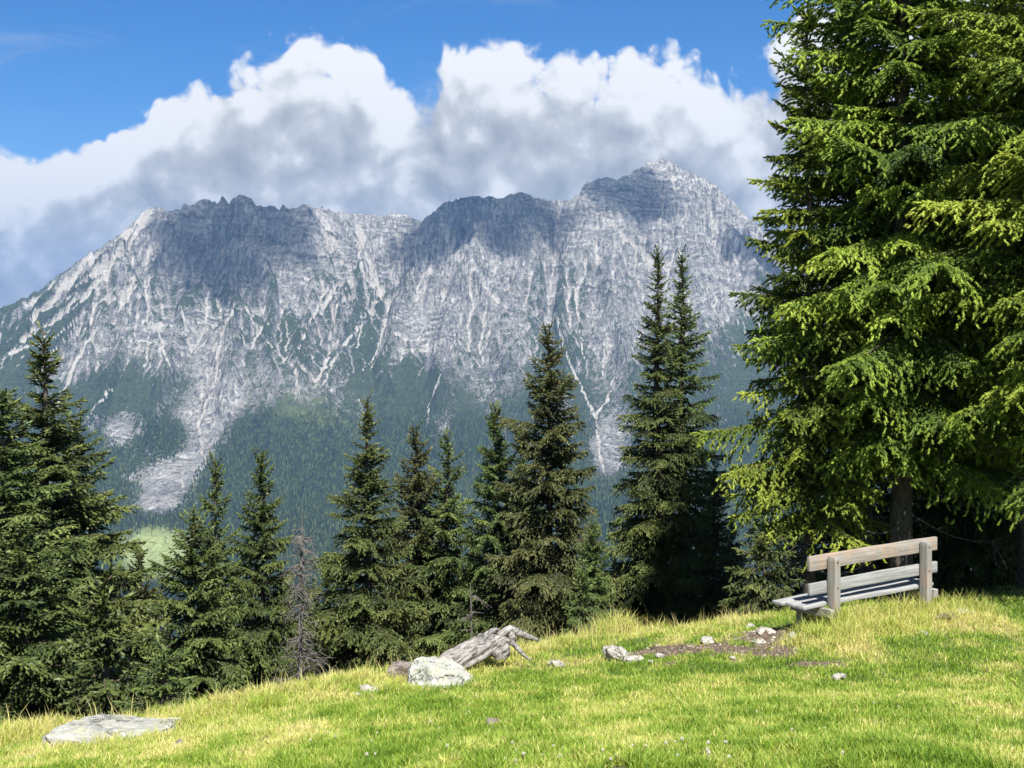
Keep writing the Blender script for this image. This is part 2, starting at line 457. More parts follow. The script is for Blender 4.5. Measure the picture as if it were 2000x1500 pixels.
def erode(h, cell, rng, batches=26, n=9000, steps=80, cap=3.0, k_er=0.32, k_dep=0.25):
    """droplets wash the slopes: returns eroded heights and where the water ran"""
    H, W = h.shape
    z = (h / cell).astype(np.float64)
    flow = np.zeros(H * W)
    dep = np.zeros(H * W)
    for b in range(batches):
        px = rng.uniform(2, W - 4, n); py = rng.uniform(2, H - 4, n)
        dx = np.zeros(n); dy = np.zeros(n); sp = np.ones(n); wat = np.ones(n); sed = np.zeros(n)
        zf = z.ravel()
        for s in range(steps):
            ix = px.astype(int); iy = py.astype(int)
            fx = px - ix; fy = py - iy
            j = iy * W + ix
            a, b_, c, d = zf[j], zf[j + 1], zf[j + W], zf[j + W + 1]
            gx = (b_ - a) * (1 - fy) + (d - c) * fy
            gy = (c - a) * (1 - fx) + (d - b_) * fx
            h0 = a * (1 - fx) * (1 - fy) + b_ * fx * (1 - fy) + c * (1 - fx) * fy + d * fx * fy
            dx = dx * 0.25 - gx * 0.75; dy = dy * 0.25 - gy * 0.75
            l = np.hypot(dx, dy) + 1e-6
            dx /= l; dy /= l
            nx = np.clip(px + dx, 2, W - 4); ny = np.clip(py + dy, 2, H - 4)
            jx = nx.astype(int); jy = ny.astype(int)
            ux = nx - jx; uy = ny - jy
            jj = jy * W + jx
            h1 = zf[jj] * (1 - ux) * (1 - uy) + zf[jj + 1] * ux * (1 - uy) + zf[jj + W] * (1 - ux) * uy + zf[jj + W + 1] * ux * uy
            dh = h1 - h0
            cpt = np.maximum(-dh, 0.01) * sp * wat * cap
            over = sed - cpt
            down = dh < 0
            dpo = np.where(~down, np.minimum(dh, sed), np.where(over > 0, over * k_dep, 0.0))
            ero = np.where(down & (over <= 0), np.minimum(-over * k_er, -dh * 0.5), 0.0)
            q = dpo - ero
            sed -= q
            w4 = ((1 - fx) * (1 - fy), fx * (1 - fy), (1 - fx) * fy, fx * fy)
            chg = np.zeros(H * W)
            for w_, o_ in zip(w4, (0, 1, W, W + 1)):
                chg += np.bincount(j + o_, q * w_ * 0.8, H * W)
            zf += np.clip(chg, -0.06, 0.06)
            flow += np.bincount(j, wat, H * W)
            dep += np.bincount(j, np.maximum(dpo, 0), H * W)
            sp = np.sqrt(np.clip(sp * sp - dh * 1.2, 0.05, 9.0))
            wat *= 0.985
            px, py = nx, ny
        z = zf.reshape(H, W)
    return (z * cell).astype(np.float32), flow.reshape(H, W), dep.reshape(H, W)

def blur(a, n=1):
    for _ in range(n):
        p = np.pad(a, 1, mode='edge')
        a = (p[:-2, 1:-1] + p[2:, 1:-1] + p[1:-1, :-2] + p[1:-1, 2:] + 2 * p[1:-1, 1:-1]) / 6
    return a

def build_mountain():
    rng = np.random.default_rng(5)
    cell = 14.0
    x0, x1, y0, y1 = -3900.0, 3900.0, 2900.0, 8700.0
    xs = np.arange(x0, x1 + 1, cell); ys = np.arange(y0, y1 + 1, cell)
    X, Y = np.meshgrid(xs.astype(np.float32), ys.astype(np.float32))
    # valley floor and a gentle rise towards the foot
    h = -640 - 120 * sstep(-Y, -4600, -3300) + 60 * fbm(X / 900, Y / 900, 4, 3)
    h += 120 * sstep(Y, 4300, 6200)
    wx = 55 * fbm(X / 260, Y / 260, 4, 11); wy = 55 * fbm(X / 260, Y / 260, 4, 29)
    Xw, Yw = X + wx, Y + wy
    def tents(lines, kfun, h):
        for ln in lines:
            pts = [at(*p) for p in ln]
            for a, b in zip(pts[:-1], pts[1:]):
                m = 900
                i0, i1 = np.searchsorted(xs, [min(a[0], b[0]) - m, max(a[0], b[0]) + m])
                j0, j1 = np.searchsorted(ys, [min(a[1], b[1]) - m, max(a[1], b[1]) + m])
                if i1 - i0 < 2 or j1 - j0 < 2: continue
                s = np.s_[j0:j1, i0:i1]
                d, t = seg_dist(Xw[s], Yw[s], a, b)
                zl = a[2] + t * (b[2] - a[2])
                h[s] = np.maximum(h[s], zl - kfun(d, zl))
        return h
    # the crest: sheer walls first, easing below; spurs: roof-like
    crest_k = lambda d, zl: np.where(d < 130, 1.9 * d, 247 + 1.25 * (d - 130))
    spur_k = lambda d, zl: np.where(d < 45, 1.9 * d, 85.5 + 1.0 * (d - 45)) * (1 - .25 * sstep(-zl, 50, 400))
    h = tents([CREST], crest_k, h)
    dcr = np.full_like(h, 1e4)                   # distance from the crest: it keeps its own outline
    cpts = [at(*p) for p in CREST]
    for a, b in zip(cpts[:-1], cpts[1:]):
        dcr = np.minimum(dcr, seg_dist(X, Y, a, b)[0])
    calm = 0.30 + 0.70 * sstep(dcr, 15, 170)
    h = tents(SPURS, spur_k, h)
    h = blur(h, 1)
    hi = sstep(h, -520, -60)
    h += calm * hi * (58 * ridged(X / 200 + wx / 80, Y / 330 + wy / 90, 5, 41) - 34)
    h, flow, dep = erode(h, cell, rng, 22, 9000, 80, k_er=0.45)
    f = 2
    h = upsample(h, f); calm = upsample(calm, f)
    c = cell / f
    ny, nx = h.shape
    X, Y = np.meshgrid(np.linspace(x0, x0 + c * (nx - 1), nx, dtype=np.float32), np.linspace(y0, y0 + c * (ny - 1), ny, dtype=np.float32))
    gy, gx = np.gradient(h, c)
    slope = np.hypot(gx, gy)
    rock = sstep(h + 120 * fbm(X / 300, Y / 300, 3, 9), 60, 330)
    steep = sstep(slope, 0.6, 1.2)
    up = sstep(h, -480, -250)
    rib = ridged(X / 130 + 0.9 * fbm(X / 300, Y / 300, 3, 4), Y / 330, 4, 51, .55)
    ram = 0.35 + 1.0 * sstep(fbm(X / 600, Y / 500, 3, 57), -.25, .35)
    h += calm * up * (0.25 + 0.75 * rock) * (0.4 + 0.6 * steep) * ram * (40 * rib - 20)
    h += calm * up * (5 + 7 * rock) * fbm(X / 70, Y / 70, 3, 62)
    U = 1000 + F * X / Y; V = 640 - F * (h - EYE) / Y
    jit = 9 * fbm(X / 110, Y / 110, 3, 78)
    for pts, dep_, wd in RAVINES:
        us, vs = [p[0] for p in pts], [p[1] for p in pts]
        m = (U > min(us) - 60) & (U < max(us) + 60) & (V > min(vs) - 20) & (V < max(vs) + 40) & (gy > -0.05)
        jj, ii = np.nonzero(m)
        if len(jj) == 0: continue
        uu, vv = U[jj, ii] + jit[jj, ii], V[jj, ii]
        best = np.full(len(jj), 1e9, np.float32); tt = np.zeros(len(jj), np.float32)
        for q, (a, b) in enumerate(zip(pts[:-1], pts[1:])):
            d, t = seg_dist(uu, vv, a, b)
            k = d < best
            best = np.where(k, d, best); tt = np.where(k, (q + t) / (len(pts) - 1), tt)
        dm = best * Y[jj, ii] / F
        h[jj, ii] -= dep_ * np.exp(-(dm / wd) ** 2) * np.minimum(1, 0.25 + 3 * tt) * (1 - .75 * sstep(tt, .7, 1.0)) * calm[jj, ii]
    h, fl2, dep2 = erode(h, c, rng, 16, 26000, 60, k_er=0.40)
    fl = np.log1p(fl2).astype(np.float32) + 0.5 * upsample(np.log1p(flow).astype(np.float32), f)[:ny, :nx]
    # pale gullies carved along the lines the streams and scree take
    gy, gx = np.gradient(h, c)
    U = 1000 + F * X / Y; V = 640 - F * (h - EYE) / Y
    facing = (gy > -0.05)
    scree = np.zeros_like(h)
    jit = 6 * fbm(X / 60, Y / 60, 3, 77)
    for pts, wd in SCREE:
        us, vs = [p[0] for p in pts], [p[1] for p in pts]
        m = (U > min(us) - 40) & (U < max(us) + 40) & (V > min(vs) - 40) & (V < max(vs) + 40) & facing
        jj, ii = np.nonzero(m)
        if len(jj) == 0: continue
        uu, vv = U[jj, ii] + jit[jj, ii], V[jj, ii] + jit[jj, ii] * 0.4
        best = np.full(len(jj), 1e9, np.float32)
        for a, b in zip(pts[:-1], pts[1:]):
            d, t = seg_dist(uu, vv, a, b)
            best = np.minimum(best, d)
        dm = best * Y[jj, ii] / F
        wv = 0.42 * wd * np.clip(0.7 + 1.3 * fbm(X[jj, ii] / 90, Y[jj, ii] / 90, 3, 5), 0.25, 1.6)
        k = np.exp(-(dm / np.maximum(wv, 3)) ** 2)
        scree[jj, ii] = np.maximum(scree[jj, ii], k)
        h[jj, ii] -= 0.7 * wd * k
    gy, gx = np.gradient(h, c)
    slope = np.hypot(gx, gy)
    steep = sstep(slope, 0.6, 1.2)
    # the crest keeps its broken edge
    cz = np.full_like(h, -1e4)
    jag = 13 * ridged(X / 75, Y / 75, 4, 88) - 7
    for a, b in zip(cpts[:-1], cpts[1:]):
        i0, i1 = np.searchsorted(X[0], [min(a[0], b[0]) - 120, max(a[0], b[0]) + 120]); j0, j1 = np.searchsorted(Y[:, 0], [min(a[1], b[1]) - 120, max(a[1], b[1]) + 120])
        if i1 - i0 < 2 or j1 - j0 < 2: continue
        s_ = np.s_[j0:j1, i0:i1]
        d, t = seg_dist(X[s_] + .5 * jag[s_], Y[s_], a, b)
        cz[s_] = np.maximum(cz[s_], np.where(d < 115, a[2] + t * (b[2] - a[2]) + jag[s_] - 1.75 * d, -1e4))
    near = cz > -1e3
    zl = np.full_like(h, 1e9); dn = np.full_like(h, 1e9)
    for a, b in zip(cpts[:-1], cpts[1:]):
        i0, i1 = np.searchsorted(X[0], [min(a[0], b[0]) - 320, max(a[0], b[0]) + 320]); j0, j1 = np.searchsorted(Y[:, 0], [min(a[1], b[1]) - 320, max(a[1], b[1]) + 320])
        if i1 - i0 < 2 or j1 - j0 < 2: continue
        s_ = np.s_[j0:j1, i0:i1]
        d, t = seg_dist(X[s_], Y[s_], a, b)
        k = d < dn[s_]
        dn[s_] = np.where(k, d, dn[s_]); zl[s_] = np.where(k, a[2] + t * (b[2] - a[2]), zl[s_])
    h = np.where(dn < 300, np.minimum(h, zl + jag * .8 + 2 - 0.22 * dn), h)      # nothing rises above the crest beside it
    h = np.maximum(h, cz)
    # beds of rock stand out as ledges
    bed = h + 0.06 * X + 75 * fbm(X / 520, Y / 520, 4, 8)
    st = bed / 30.0
    fr = st - np.floor(st)
    am = sstep(fbm(X / 350, Y / 350, 3, 33), -0.25, 0.3)
    h += rock * steep * am * 6.5 * (sstep(fr, 0.2, 0.75) - fr)
    h += (.4 + .6 * calm) * up * (2.5 + 6 * rock) * ridged(X / 42 + .3 * fbm(X / 90, Y / 90, 2, 6), Y / 75, 4, 61)
    gy, gx = np.gradient(h, c)
    slope = np.hypot(gx, gy)
    U = 1000 + F * X / Y; V = 640 - F * (h - EYE) / Y
    curv = h - upsample(blur(h[::4, ::4], 12), 4)[:ny, :nx] if (ny - 1) % 4 == 0 and (nx - 1) % 4 == 0 else h - blur(h, 60)
    fine = h - blur(h, 6)
    mid = h - blur(h, 45)
    veg = 1 - sstep(h + 150 * fbm(X / 420, Y / 420, 4, 19) - 2.0 * curv - 1.5 * mid, -110, 640)
    gul = sstep(fl - blur(fl, 10), 0.5, 1.8)
    veg -= 0.5 * gul * sstep(h, -420, -100) + 0.28 * sstep(slope, 1.0, 1.6) - 0.05 * np.clip(fine, -3, 3) * sstep(h, -400, -100)
    for u, v, ru, rv, w in BARE:
        veg -= 0.8 * w * np.exp(-(((U - u) / ru) ** 2 + ((V - v) / rv) ** 2) ** 1.2)
    for u, v, ru, rv, w in GREEN:
        veg += w * np.exp(-(((U - u) / ru) ** 2 + ((V - v) / rv) ** 2) ** 1.5)
    meadow = np.exp(-(((U - 305) / 78) ** 2 + ((V - 1078) / 50) ** 2) ** 3)
    forest = (1 - meadow) * (1 - sstep(h + 70 * fbm(X / 250, Y / 250, 4, 91), -540, -330)) * sstep(veg, 0.25, 0.6)
    gul = gul * sstep(h, -380, -150)
    verts = np.stack([X, Y, h], -1).reshape(-1, 3)
    faces = grid_faces(h.shape[1], h.shape[0])
    # keep what the place could show: a wedge that is wider than the view
    keep = (np.abs(X) < 0.62 * Y - 400).ravel()
    fm = keep[faces].all(1)
    faces = faces[fm]
    idx = np.cumsum(keep) - 1
    faces = idx[faces]
    k = keep
    at_ = {'veg': veg.ravel()[k], 'scree': scree.ravel()[k], 'forest': forest.ravel()[k], 'rock': rock.ravel()[k], 'gully': gul.ravel()[k], 'meadow': np.maximum(meadow, 0.32 * np.exp(-(((U - 620) / 75) ** 2 + ((V - 810) / 55) ** 2)) * sstep(fbm(X / 130, Y / 130, 4, 15), -.25, .3)).ravel()[k]}
    o = mesh_from('mountain_range', verts[k], faces, mountain_material(), at_, smooth=True)
    tag(o, 'pale grey limestone mountain range with green forested lower slopes', 'mountain', kind='structure')
    return dict(X=X, Y=Y, h=h, forest=forest, veg=veg, x0=x0, y0=y0, c=c, meadow=meadow)

def mountain_material():
    m, t = material('limestone')
    geo = t.n('ShaderNodeNewGeometry').outputs['Position']
    px, py, pz = t.sep(geo)
    nA = t.noise(geo, 0.012, 6, 0.65)
    nB = t.noise(geo, 0.045, 5, 0.7)
    nC = t.noise(geo, 0.16, 3, 0.6)
    # beds of rock: thin bands that follow the strata
    wob = t.noise(geo, 0.004, 4, 0.6)
    zz = t.math('ADD', t.math('ADD', pz, t.math('MULTIPLY', px, 0.05)), t.math('MULTIPLY', wob, 190.0))
    band = t.noise(t.comb(t.math('MULTIPLY', px, 0.0025), t.math('MULTIPLY', py, 0.0025), t.math('MULTIPLY', zz, 0.055)), 1.0, 5, 0.7)
    fall = t.noise(t.comb(t.math('MULTIPLY', px, 0.055), t.math('MULTIPLY', py, 0.02), t.math('MULTIPLY', pz, 0.009)), 1.0, 5, 0.65, 0.6)
    zone = t.smooth(t.noise(geo, 0.0020, 3, 0.6), 0.38, 0.64)
    bf = t.math('ADD', t.math('MULTIPLY', t.math('MULTIPLY', band, zone), 0.60), t.math('MULTIPLY', t.math('MULTIPLY', fall, t.math('SUBTRACT', 1.0, zone)), 0.60))
    rockc = t.ramp(t.math('ADD', bf, t.math('MULTIPLY', nB, 0.40)),
                   [(0.38, (0.060, 0.062, 0.066)), (0.45, (0.155, 0.152, 0.150)), (0.52, (0.30, 0.29, 0.272)), (0.60, (0.55, 0.53, 0.49))])
    warm = t.smooth(nA, 0.62, 0.78)
    rockc = t.mix(t.math('MULTIPLY', warm, 0.45), rockc, (0.30, 0.21, 0.145))
    screec = t.mix(nC, (0.38, 0.355, 0.32), (0.54, 0.515, 0.47))
    # dwarf pine and grass broken up by bare stone
    vg = t.math('ADD', t.attr('veg'), t.math('MULTIPLY', t.math('SUBTRACT', nB, 0.5), 1.9))
    vg = t.math('ADD', vg, t.math('MULTIPLY', t.math('SUBTRACT', nA, 0.5), 0.9))
    vg = t.math('ADD', vg, t.math('MULTIPLY', t.math('SUBTRACT', nC, 0.5), 1.2))
    vg = t.math('ADD', vg, t.math('MULTIPLY', t.math('SUBTRACT', fall, 0.5), 1.3))
    vmask = t.smooth(vg, 0.42, 0.56)
    vegc = t.mix(t.smooth(nB, 0.35, 0.65), (0.030, 0.045, 0.029), (0.066, 0.088, 0.048))
    vegc = t.mix(t.math('MULTIPLY', t.smooth(nA, 0.5, 0.7), 0.6), vegc, (0.07, 0.088, 0.042))
    forc = t.mix(nC, (0.014, 0.025, 0.015), (0.03, 0.046, 0.024))
    vegc = t.mix(t.attr('forest'), vegc, forc)
    sc = t.math('MAXIMUM', t.attr('scree'), t.math('MULTIPLY', t.attr('gully'), 0.56))
    scm = t.smooth(t.math('ADD', sc, t.math('MULTIPLY', t.math('SUBTRACT', nB, 0.5), 0.9)), 0.28, 0.62)
    col = t.mix(vmask, rockc, vegc)
    col = t.mix(scm, col, screec)
    mead = t.mix(nB, (0.27, 0.33, 0.13), (0.36, 0.41, 0.175))
    col = t.mix(t.attr('meadow'), col, mead)
    t.put(t.bsdf.inputs['Base Color'], col)
    t.bsdf.inputs['Roughness'].default_value = 0.95
    t.bsdf.inputs['Specular IOR Level'].default_value = 0.05
    hgt = t.math('ADD', t.math('ADD', t.math('MULTIPLY', band, 9.0), t.math('MULTIPLY', nB, 10.0)), t.math('MULTIPLY', fall, 16.0))
    b = t.bump(hgt, 1.0, 1.6)
    t.put(t.bsdf.inputs['Normal'], b)
    return m
# ------------------------------------------------------------------ the alpine meadow
GP = [  # u, v, Y : where the photograph shows the turf
    (0, 1446, 10.4), (90, 1424, 10.9), (350, 1405, 11.6), (450, 1372, 12.0), (600, 1334, 12.6), (780, 1304, 13.6), (940, 1280, 14.3), (1060, 1262, 15.0), (1180, 1240, 15.8), (1350, 1230, 16.5),
    (1450, 1208, 17.2), (1560, 1197, 17.6), (1700, 1180, 18.2), (1850, 1168, 19.0), (2000, 1146, 20.0), (2300, 1130, 21.0),
    (0, 1500, 8.6), (-300, 1500, 9.0), (200, 1462, 9.9), (500, 1500, 6.7), (1000, 1500, 5.6), (1500, 1500, 5.3), (2000, 1500, 5.3), (2500, 1500, 5.4),
    (1000, 1390, 9.0), (1500, 1360, 10.0), (2000, 1320, 11.3), (700, 1400, 9.8), (850, 1345, 12.3), (1630, 1219, 14.1), (1812, 1192, 15.1), (1530, 1252, 13.7), (1300, 1280, 13.3), (1900, 1250, 13.4), (2200, 1240, 14.0),
]
GPW = np.array([at(*p) for p in GP] + [(0, 0, 0.0), (-4, 0, -0.25), (4, 0, 0.1), (0, -8, 1.2), (0, 3, -0.05), (-4, 4, -0.5), (5, 3, 0.0)])
def _tps_fit(P):
    n = len(P)
    d = np.hypot(P[:, None, 0] - P[None, :, 0], P[:, None, 1] - P[None, :, 1])
    K = np.where(d > 0, d * d * np.log(np.maximum(d, 1e-9)), 0) + 0.8 * np.eye(n)
    A = np.zeros((n + 3, n + 3)); A[:n, :n] = K
    A[:n, n] = 1; A[:n, n + 1:] = P[:, :2]; A[n, :n] = 1; A[n + 1:, :n] = P[:, :2].T
    return np.linalg.solve(A, np.concatenate([P[:, 2], [0, 0, 0]]))
_TW = _tps_fit(GPW)
CRX = np.array([-30, -5.2, -3.1, -2.1, -1.2, 0.4, 1.2, 2.4, 3.2, 4.2, 5.3, 7.2, 9.5, 30])
CRY = np.array([9.0, 10.2, 11.3, 12.3, 13.3, 14.8, 15.6, 16.4, 17.2, 18.6, 20.3, 21.5, 22.5, 28])
def crest_y(x):
    return np.interp(x, CRX, CRY)
def ground_z(x, y, rough=True):
    x = np.atleast_1d(np.asarray(x, float)); y = np.atleast_1d(np.asarray(y, float))
    shp = x.shape
    x = x.ravel(); y = y.ravel()
    cx = np.clip(x, -7, 11)
    cyy = np.minimum(y, crest_y(cx) + 0.5)
    cyy = np.maximum(cyy, -6)
    z = np.zeros(len(x))
    for i in range(0, len(x), 200000):
        s = slice(i, i + 200000)
        d2 = (cx[s, None] - GPW[None, :, 0]) ** 2 + (cyy[s, None] - GPW[None, :, 1]) ** 2
        K = 0.5 * d2 * np.log(np.maximum(d2, 1e-12))
        z[s] = K @ _TW[:-3] + _TW[-3] + _TW[-2] * cx[s] + _TW[-1] * cyy[s]
    o = np.maximum(y - crest_y(cx) - 0.2, 0)
    z -= 0.62 * (np.sqrt(o * o + 0.8) - 0.894)
    z += np.minimum(x + 7, 0) * 0.12 - np.maximum(x - 11, 0) * 0.05
    far = np.maximum(y - 400, 0)
    z = np.maximum(z, -760 + 0 * z) + 0
    if rough:
        z += 0.035 * fbm(x / 0.9, y / 0.9, 3, 7) + 0.07 * fbm(x / 3.1, y / 3.1, 2, 8)
    return z.reshape(shp)
def on_ground(u, v, Y0=4.0, Y1=26.0):
    """the place on the meadow that the photograph shows at pixel (u, v)"""
    Ys = np.linspace(Y0, Y1, 900)
    x = (u - 1000) / F * Ys
    ray = EYE - (v - 640) / F * Ys
    g = ground_z(x, Ys)
    k = np.nonzero(ray <= g)[0]
    i = k[0] if len(k) else len(Ys) - 1
    return np.array([x[i], Ys[i], g[i]])

def proj(p):
    return 1000 + F * p[0] / p[1], 640 - F * (p[2] - EYE) / p[1]

# worn places and dry places of the meadow (ground coordinates)
DIRT = [(1230, 1278, .55, .22), (1340, 1272, .6, .25), (1450, 1270, .6, .24), (1530, 1275, .4, .2), (1490, 1243, .42, .5), (1520, 1236, .4, .45), (1560, 1228, .4, .4), (1600, 1298, .3, .14), (1845, 1212, .16, .12), (1290, 1268, .5, .2), (1640, 1292, .2, .08), (1395, 1262, .5, .18)]
DIRT = [(*on_ground(u, v)[:2], a, b) for u, v, a, b in DIRT]
def dirt_mask(x, y):
    m = np.zeros(np.shape(x))
    for cx, cy_, rx, ry in DIRT:
        m = np.maximum(m, 1.25 - np.hypot((x - cx) / (rx * .9), (y - cy_) / (ry * 1.35)))
    return m + 0.8 * fbm(x / 0.30, y / 0.42, 4, 23) - 0.10
TUFTS = [on_ground(u, v)[:2] for u, v in ((1600, 1245), (1660, 1236), (1710, 1232), (1760, 1225), (1830, 1210), (1890, 1208), (1565, 1258), (1640, 1258), (1640, 1225), (1700, 1212), (1760, 1204), (1795, 1212))]
def dry_mask(x, y):
    cr = crest_y(np.clip(x, -7, 11)) - y
    d = np.exp(-np.maximum(cr, 0) / 1.1) * sstep(-x, -4.5, -3.0)
    for p in TUFTS:
        d = np.maximum(d, 1.15 * np.exp(-((x - p[0]) ** 2 + ((y - p[1]) * 0.7) ** 2) / 0.25))
    n = fbm(x / 1.2, y / 2.2, 2, 31) * 0.55 + 0.85 * fbm(x / 0.42, y / 0.6, 3, 37)
    left = np.exp(-((x + 3.2) ** 2 / 6 + (y - 9.3) ** 2 / 2.0))
    r = 0.33 * np.exp(-((x - 3.4) ** 2 / 4 + (y - 8.5) ** 2 / 7))
    return np.clip(0.305 + n * 0.85 + 0.55 * d + 0.5 * left + r, 0, 1.25)
def tall_mask(x, y):
    cr = crest_y(np.clip(x, -7, 11)) - y
    d = np.exp(-np.maximum(cr, 0) / 0.7) * sstep(-x, -4.0, -2.6)
    for p in TUFTS:
        d = np.maximum(d, 0.95 * np.exp(-((x - p[0]) ** 2 + ((y - p[1]) * 0.7) ** 2) / 0.16))
    left = np.exp(-((x + 3.4) ** 2 / 4 + (y - 9.8) ** 2 / 1.2))
    b = np.exp(-((x + 1.0) ** 2 / .5 + (y - 12.1) ** 2 / .35))
    return np.clip(np.maximum(np.maximum(d, 0.8 * left), 0.7 * b) * (0.75 + 0.8 * fbm(x / .5, y / .5, 2, 44)), 0, 1)

def build_ground():
    def spaced(a, b, c, d):   # fine near the meadow, ever coarser away from it
        pos = np.concatenate([[0], np.cumsum(0.07 * np.ones(int((b - a) / 0.07)))]) + a
        r = [pos[-1]]; st = 0.09
        while r[-1] < d:
            r.append(r[-1] + st); st *= 1.12
        l = [pos[0]]; st = 0.09
        while l[-1] > c:
            l.append(l[-1] - st); st *= 1.14
        return np.concatenate([l[::-1][:-1], pos, r[1:]])
    xs = spaced(-6.0, 9.0, -4200, 4200)
    ys = spaced(4.0, 21.0, -60, 3400)
    X, Y = np.meshgrid(xs, ys)
    Z = ground_z(X, Y)
    wide = sstep(Y, 60, 400)
    Z = Z + 0 * wide + sstep(Y, 80, 500) * 25 * fbm(X / 220, Y / 220, 3, 12)
    Z = np.where(Y > 1500, np.minimum(Z, -745 - (Y - 1500) * 0.02), Z)
    v = np.stack([X, Y, Z], -1).reshape(-1, 3)
    m, t = material('turf_soil')
    geo = t.n('ShaderNodeNewGeometry').outputs['Position']
    n1 = t.noise(geo, 1.1, 4, 0.6); n2 = t.noise(geo, 28.0, 4, 0.7); n3 = t.noise(geo, 7.0, 3, 0.6)
    green = t.mix(n2, (0.035, 0.060, 0.012), (0.10, 0.15, 0.035))
    straw = t.mix(n2, (0.16, 0.13, 0.055), (0.34, 0.29, 0.13))
    grass = t.mix(t.smooth(t.math('ADD', t.attr('dry'), t.math('MULTIPLY', t.math('SUBTRACT', n3, 0.5), 0.8)), 0.35, 0.8), green, straw)
    dirt = t.mix(n2, (0.055, 0.041, 0.028), (0.18, 0.138, 0.096))
    dirt = t.mix(t.smooth(n3, 0.58, 0.75), dirt, (0.24, 0.19, 0.14))
    col = t.mix(t.smooth(t.attr('dirt'), 0.28, 0.5), grass, dirt)
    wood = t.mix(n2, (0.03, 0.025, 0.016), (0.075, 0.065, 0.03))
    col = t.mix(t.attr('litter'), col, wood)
    far = t.mix(t.noise(geo, 0.02, 5, 0.6), (0.03, 0.05, 0.02), (0.09, 0.14, 0.05))
    col = t.mix(t.attr('far'), col, far)
    t.put(t.bsdf.inputs['Base Color'], col)
    t.bsdf.inputs['Roughness'].default_value = 0.95
    t.put(t.bsdf.inputs['Normal'], t.bump(t.math('ADD', n2, n3), 0.7, 0.03))
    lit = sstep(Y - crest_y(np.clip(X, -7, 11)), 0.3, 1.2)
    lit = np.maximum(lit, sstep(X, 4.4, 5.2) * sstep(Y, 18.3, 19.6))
    o = mesh_from('ground', v, grid_faces(len(xs), len(ys)), m,
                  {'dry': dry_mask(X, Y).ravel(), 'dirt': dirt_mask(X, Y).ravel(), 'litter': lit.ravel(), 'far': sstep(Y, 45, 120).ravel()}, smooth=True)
    tag(o, 'sunny alpine meadow slope with worn earth by the bench', 'meadow', kind='structure')

def in_view(x, y, z, mu=60, mv=80):
    u = 1000 + F * x / y; v = 640 - F * (z - EYE) / y
    return (u > -mu) & (u < 2000 + mu) & (v < 1500 + mv)

def blades(name, x, y, h, w, lean, tint, mat, seed, curl=0.5):
    """many bent grass blades as one mesh"""
    rng = np.random.default_rng(seed)
    n = len(x)
    z = ground_z(x, y) - 0.004
    a = rng.uniform(0, 2 * np.pi, n)              # facing
    la = rng.uniform(0, 2 * np.pi, n)             # lean direction
    lx, ly = np.cos(la) * lean * h, np.sin(la) * lean * h
    wx, wy = np.cos(a) * w / 2, np.sin(a) * w / 2
    P = np.zeros((n, 5, 3), np.float32)
    hz = h * np.sqrt(np.maximum(1 - np.minimum(lean, 0.95) ** 2, 0.08))
    for k, (f, ww) in enumerate(((0, 1), (0, -1), (0.55, .8), (0.55, -.8), (1, 0))):
        g = f ** 1.8
        P[:, k, 0] = x + lx * g + wx * ww
        P[:, k, 1] = y + ly * g + wy * ww
        P[:, k, 2] = z + hz * (f - curl * 0.25 * f * f)
    T = np.array([(0, 1, 2), (1, 3, 2), (2, 3, 4)])
    fc = (np.arange(n)[:, None, None] * 5 + T[None]).reshape(-1, 3)
    return mesh_from(name, P.reshape(-1, 3), fc, mat, {'tint': np.repeat(tint, 5), 'len': np.tile(np.array([0, 0, .55, .55, 1.0]), n)})

def grass_material():
    m, t = material('grass_blade')
    ti = t.attr('tint'); ln = t.attr('len')
    col = t.ramp(ti, [(0.0, (0.110, 0.200, 0.016)), (0.28, (0.230, 0.350, 0.032)), (0.50, (0.41, 0.47, 0.085)), (0.72, (0.60, 0.54, 0.185)), (1.0, (0.72, 0.62, 0.30))])
    t.put(t.bsdf.inputs['Base Color'], col)
    t.bsdf.inputs['Roughness'].default_value = 0.55
    t.bsdf.inputs['Specular IOR Level'].default_value = 0.3
    tr = t.n('ShaderNodeBsdfTranslucent'); t.put(tr.inputs[0], col)
    mx = t.n('ShaderNodeMixShader'); mx.inputs[0].default_value = 0.35
    t.link(t.bsdf.outputs[0], mx.inputs[1]); t.link(tr.outputs[0], mx.inputs[2])
    t.link(mx.outputs[0], t.out.inputs['Surface'])
    return m

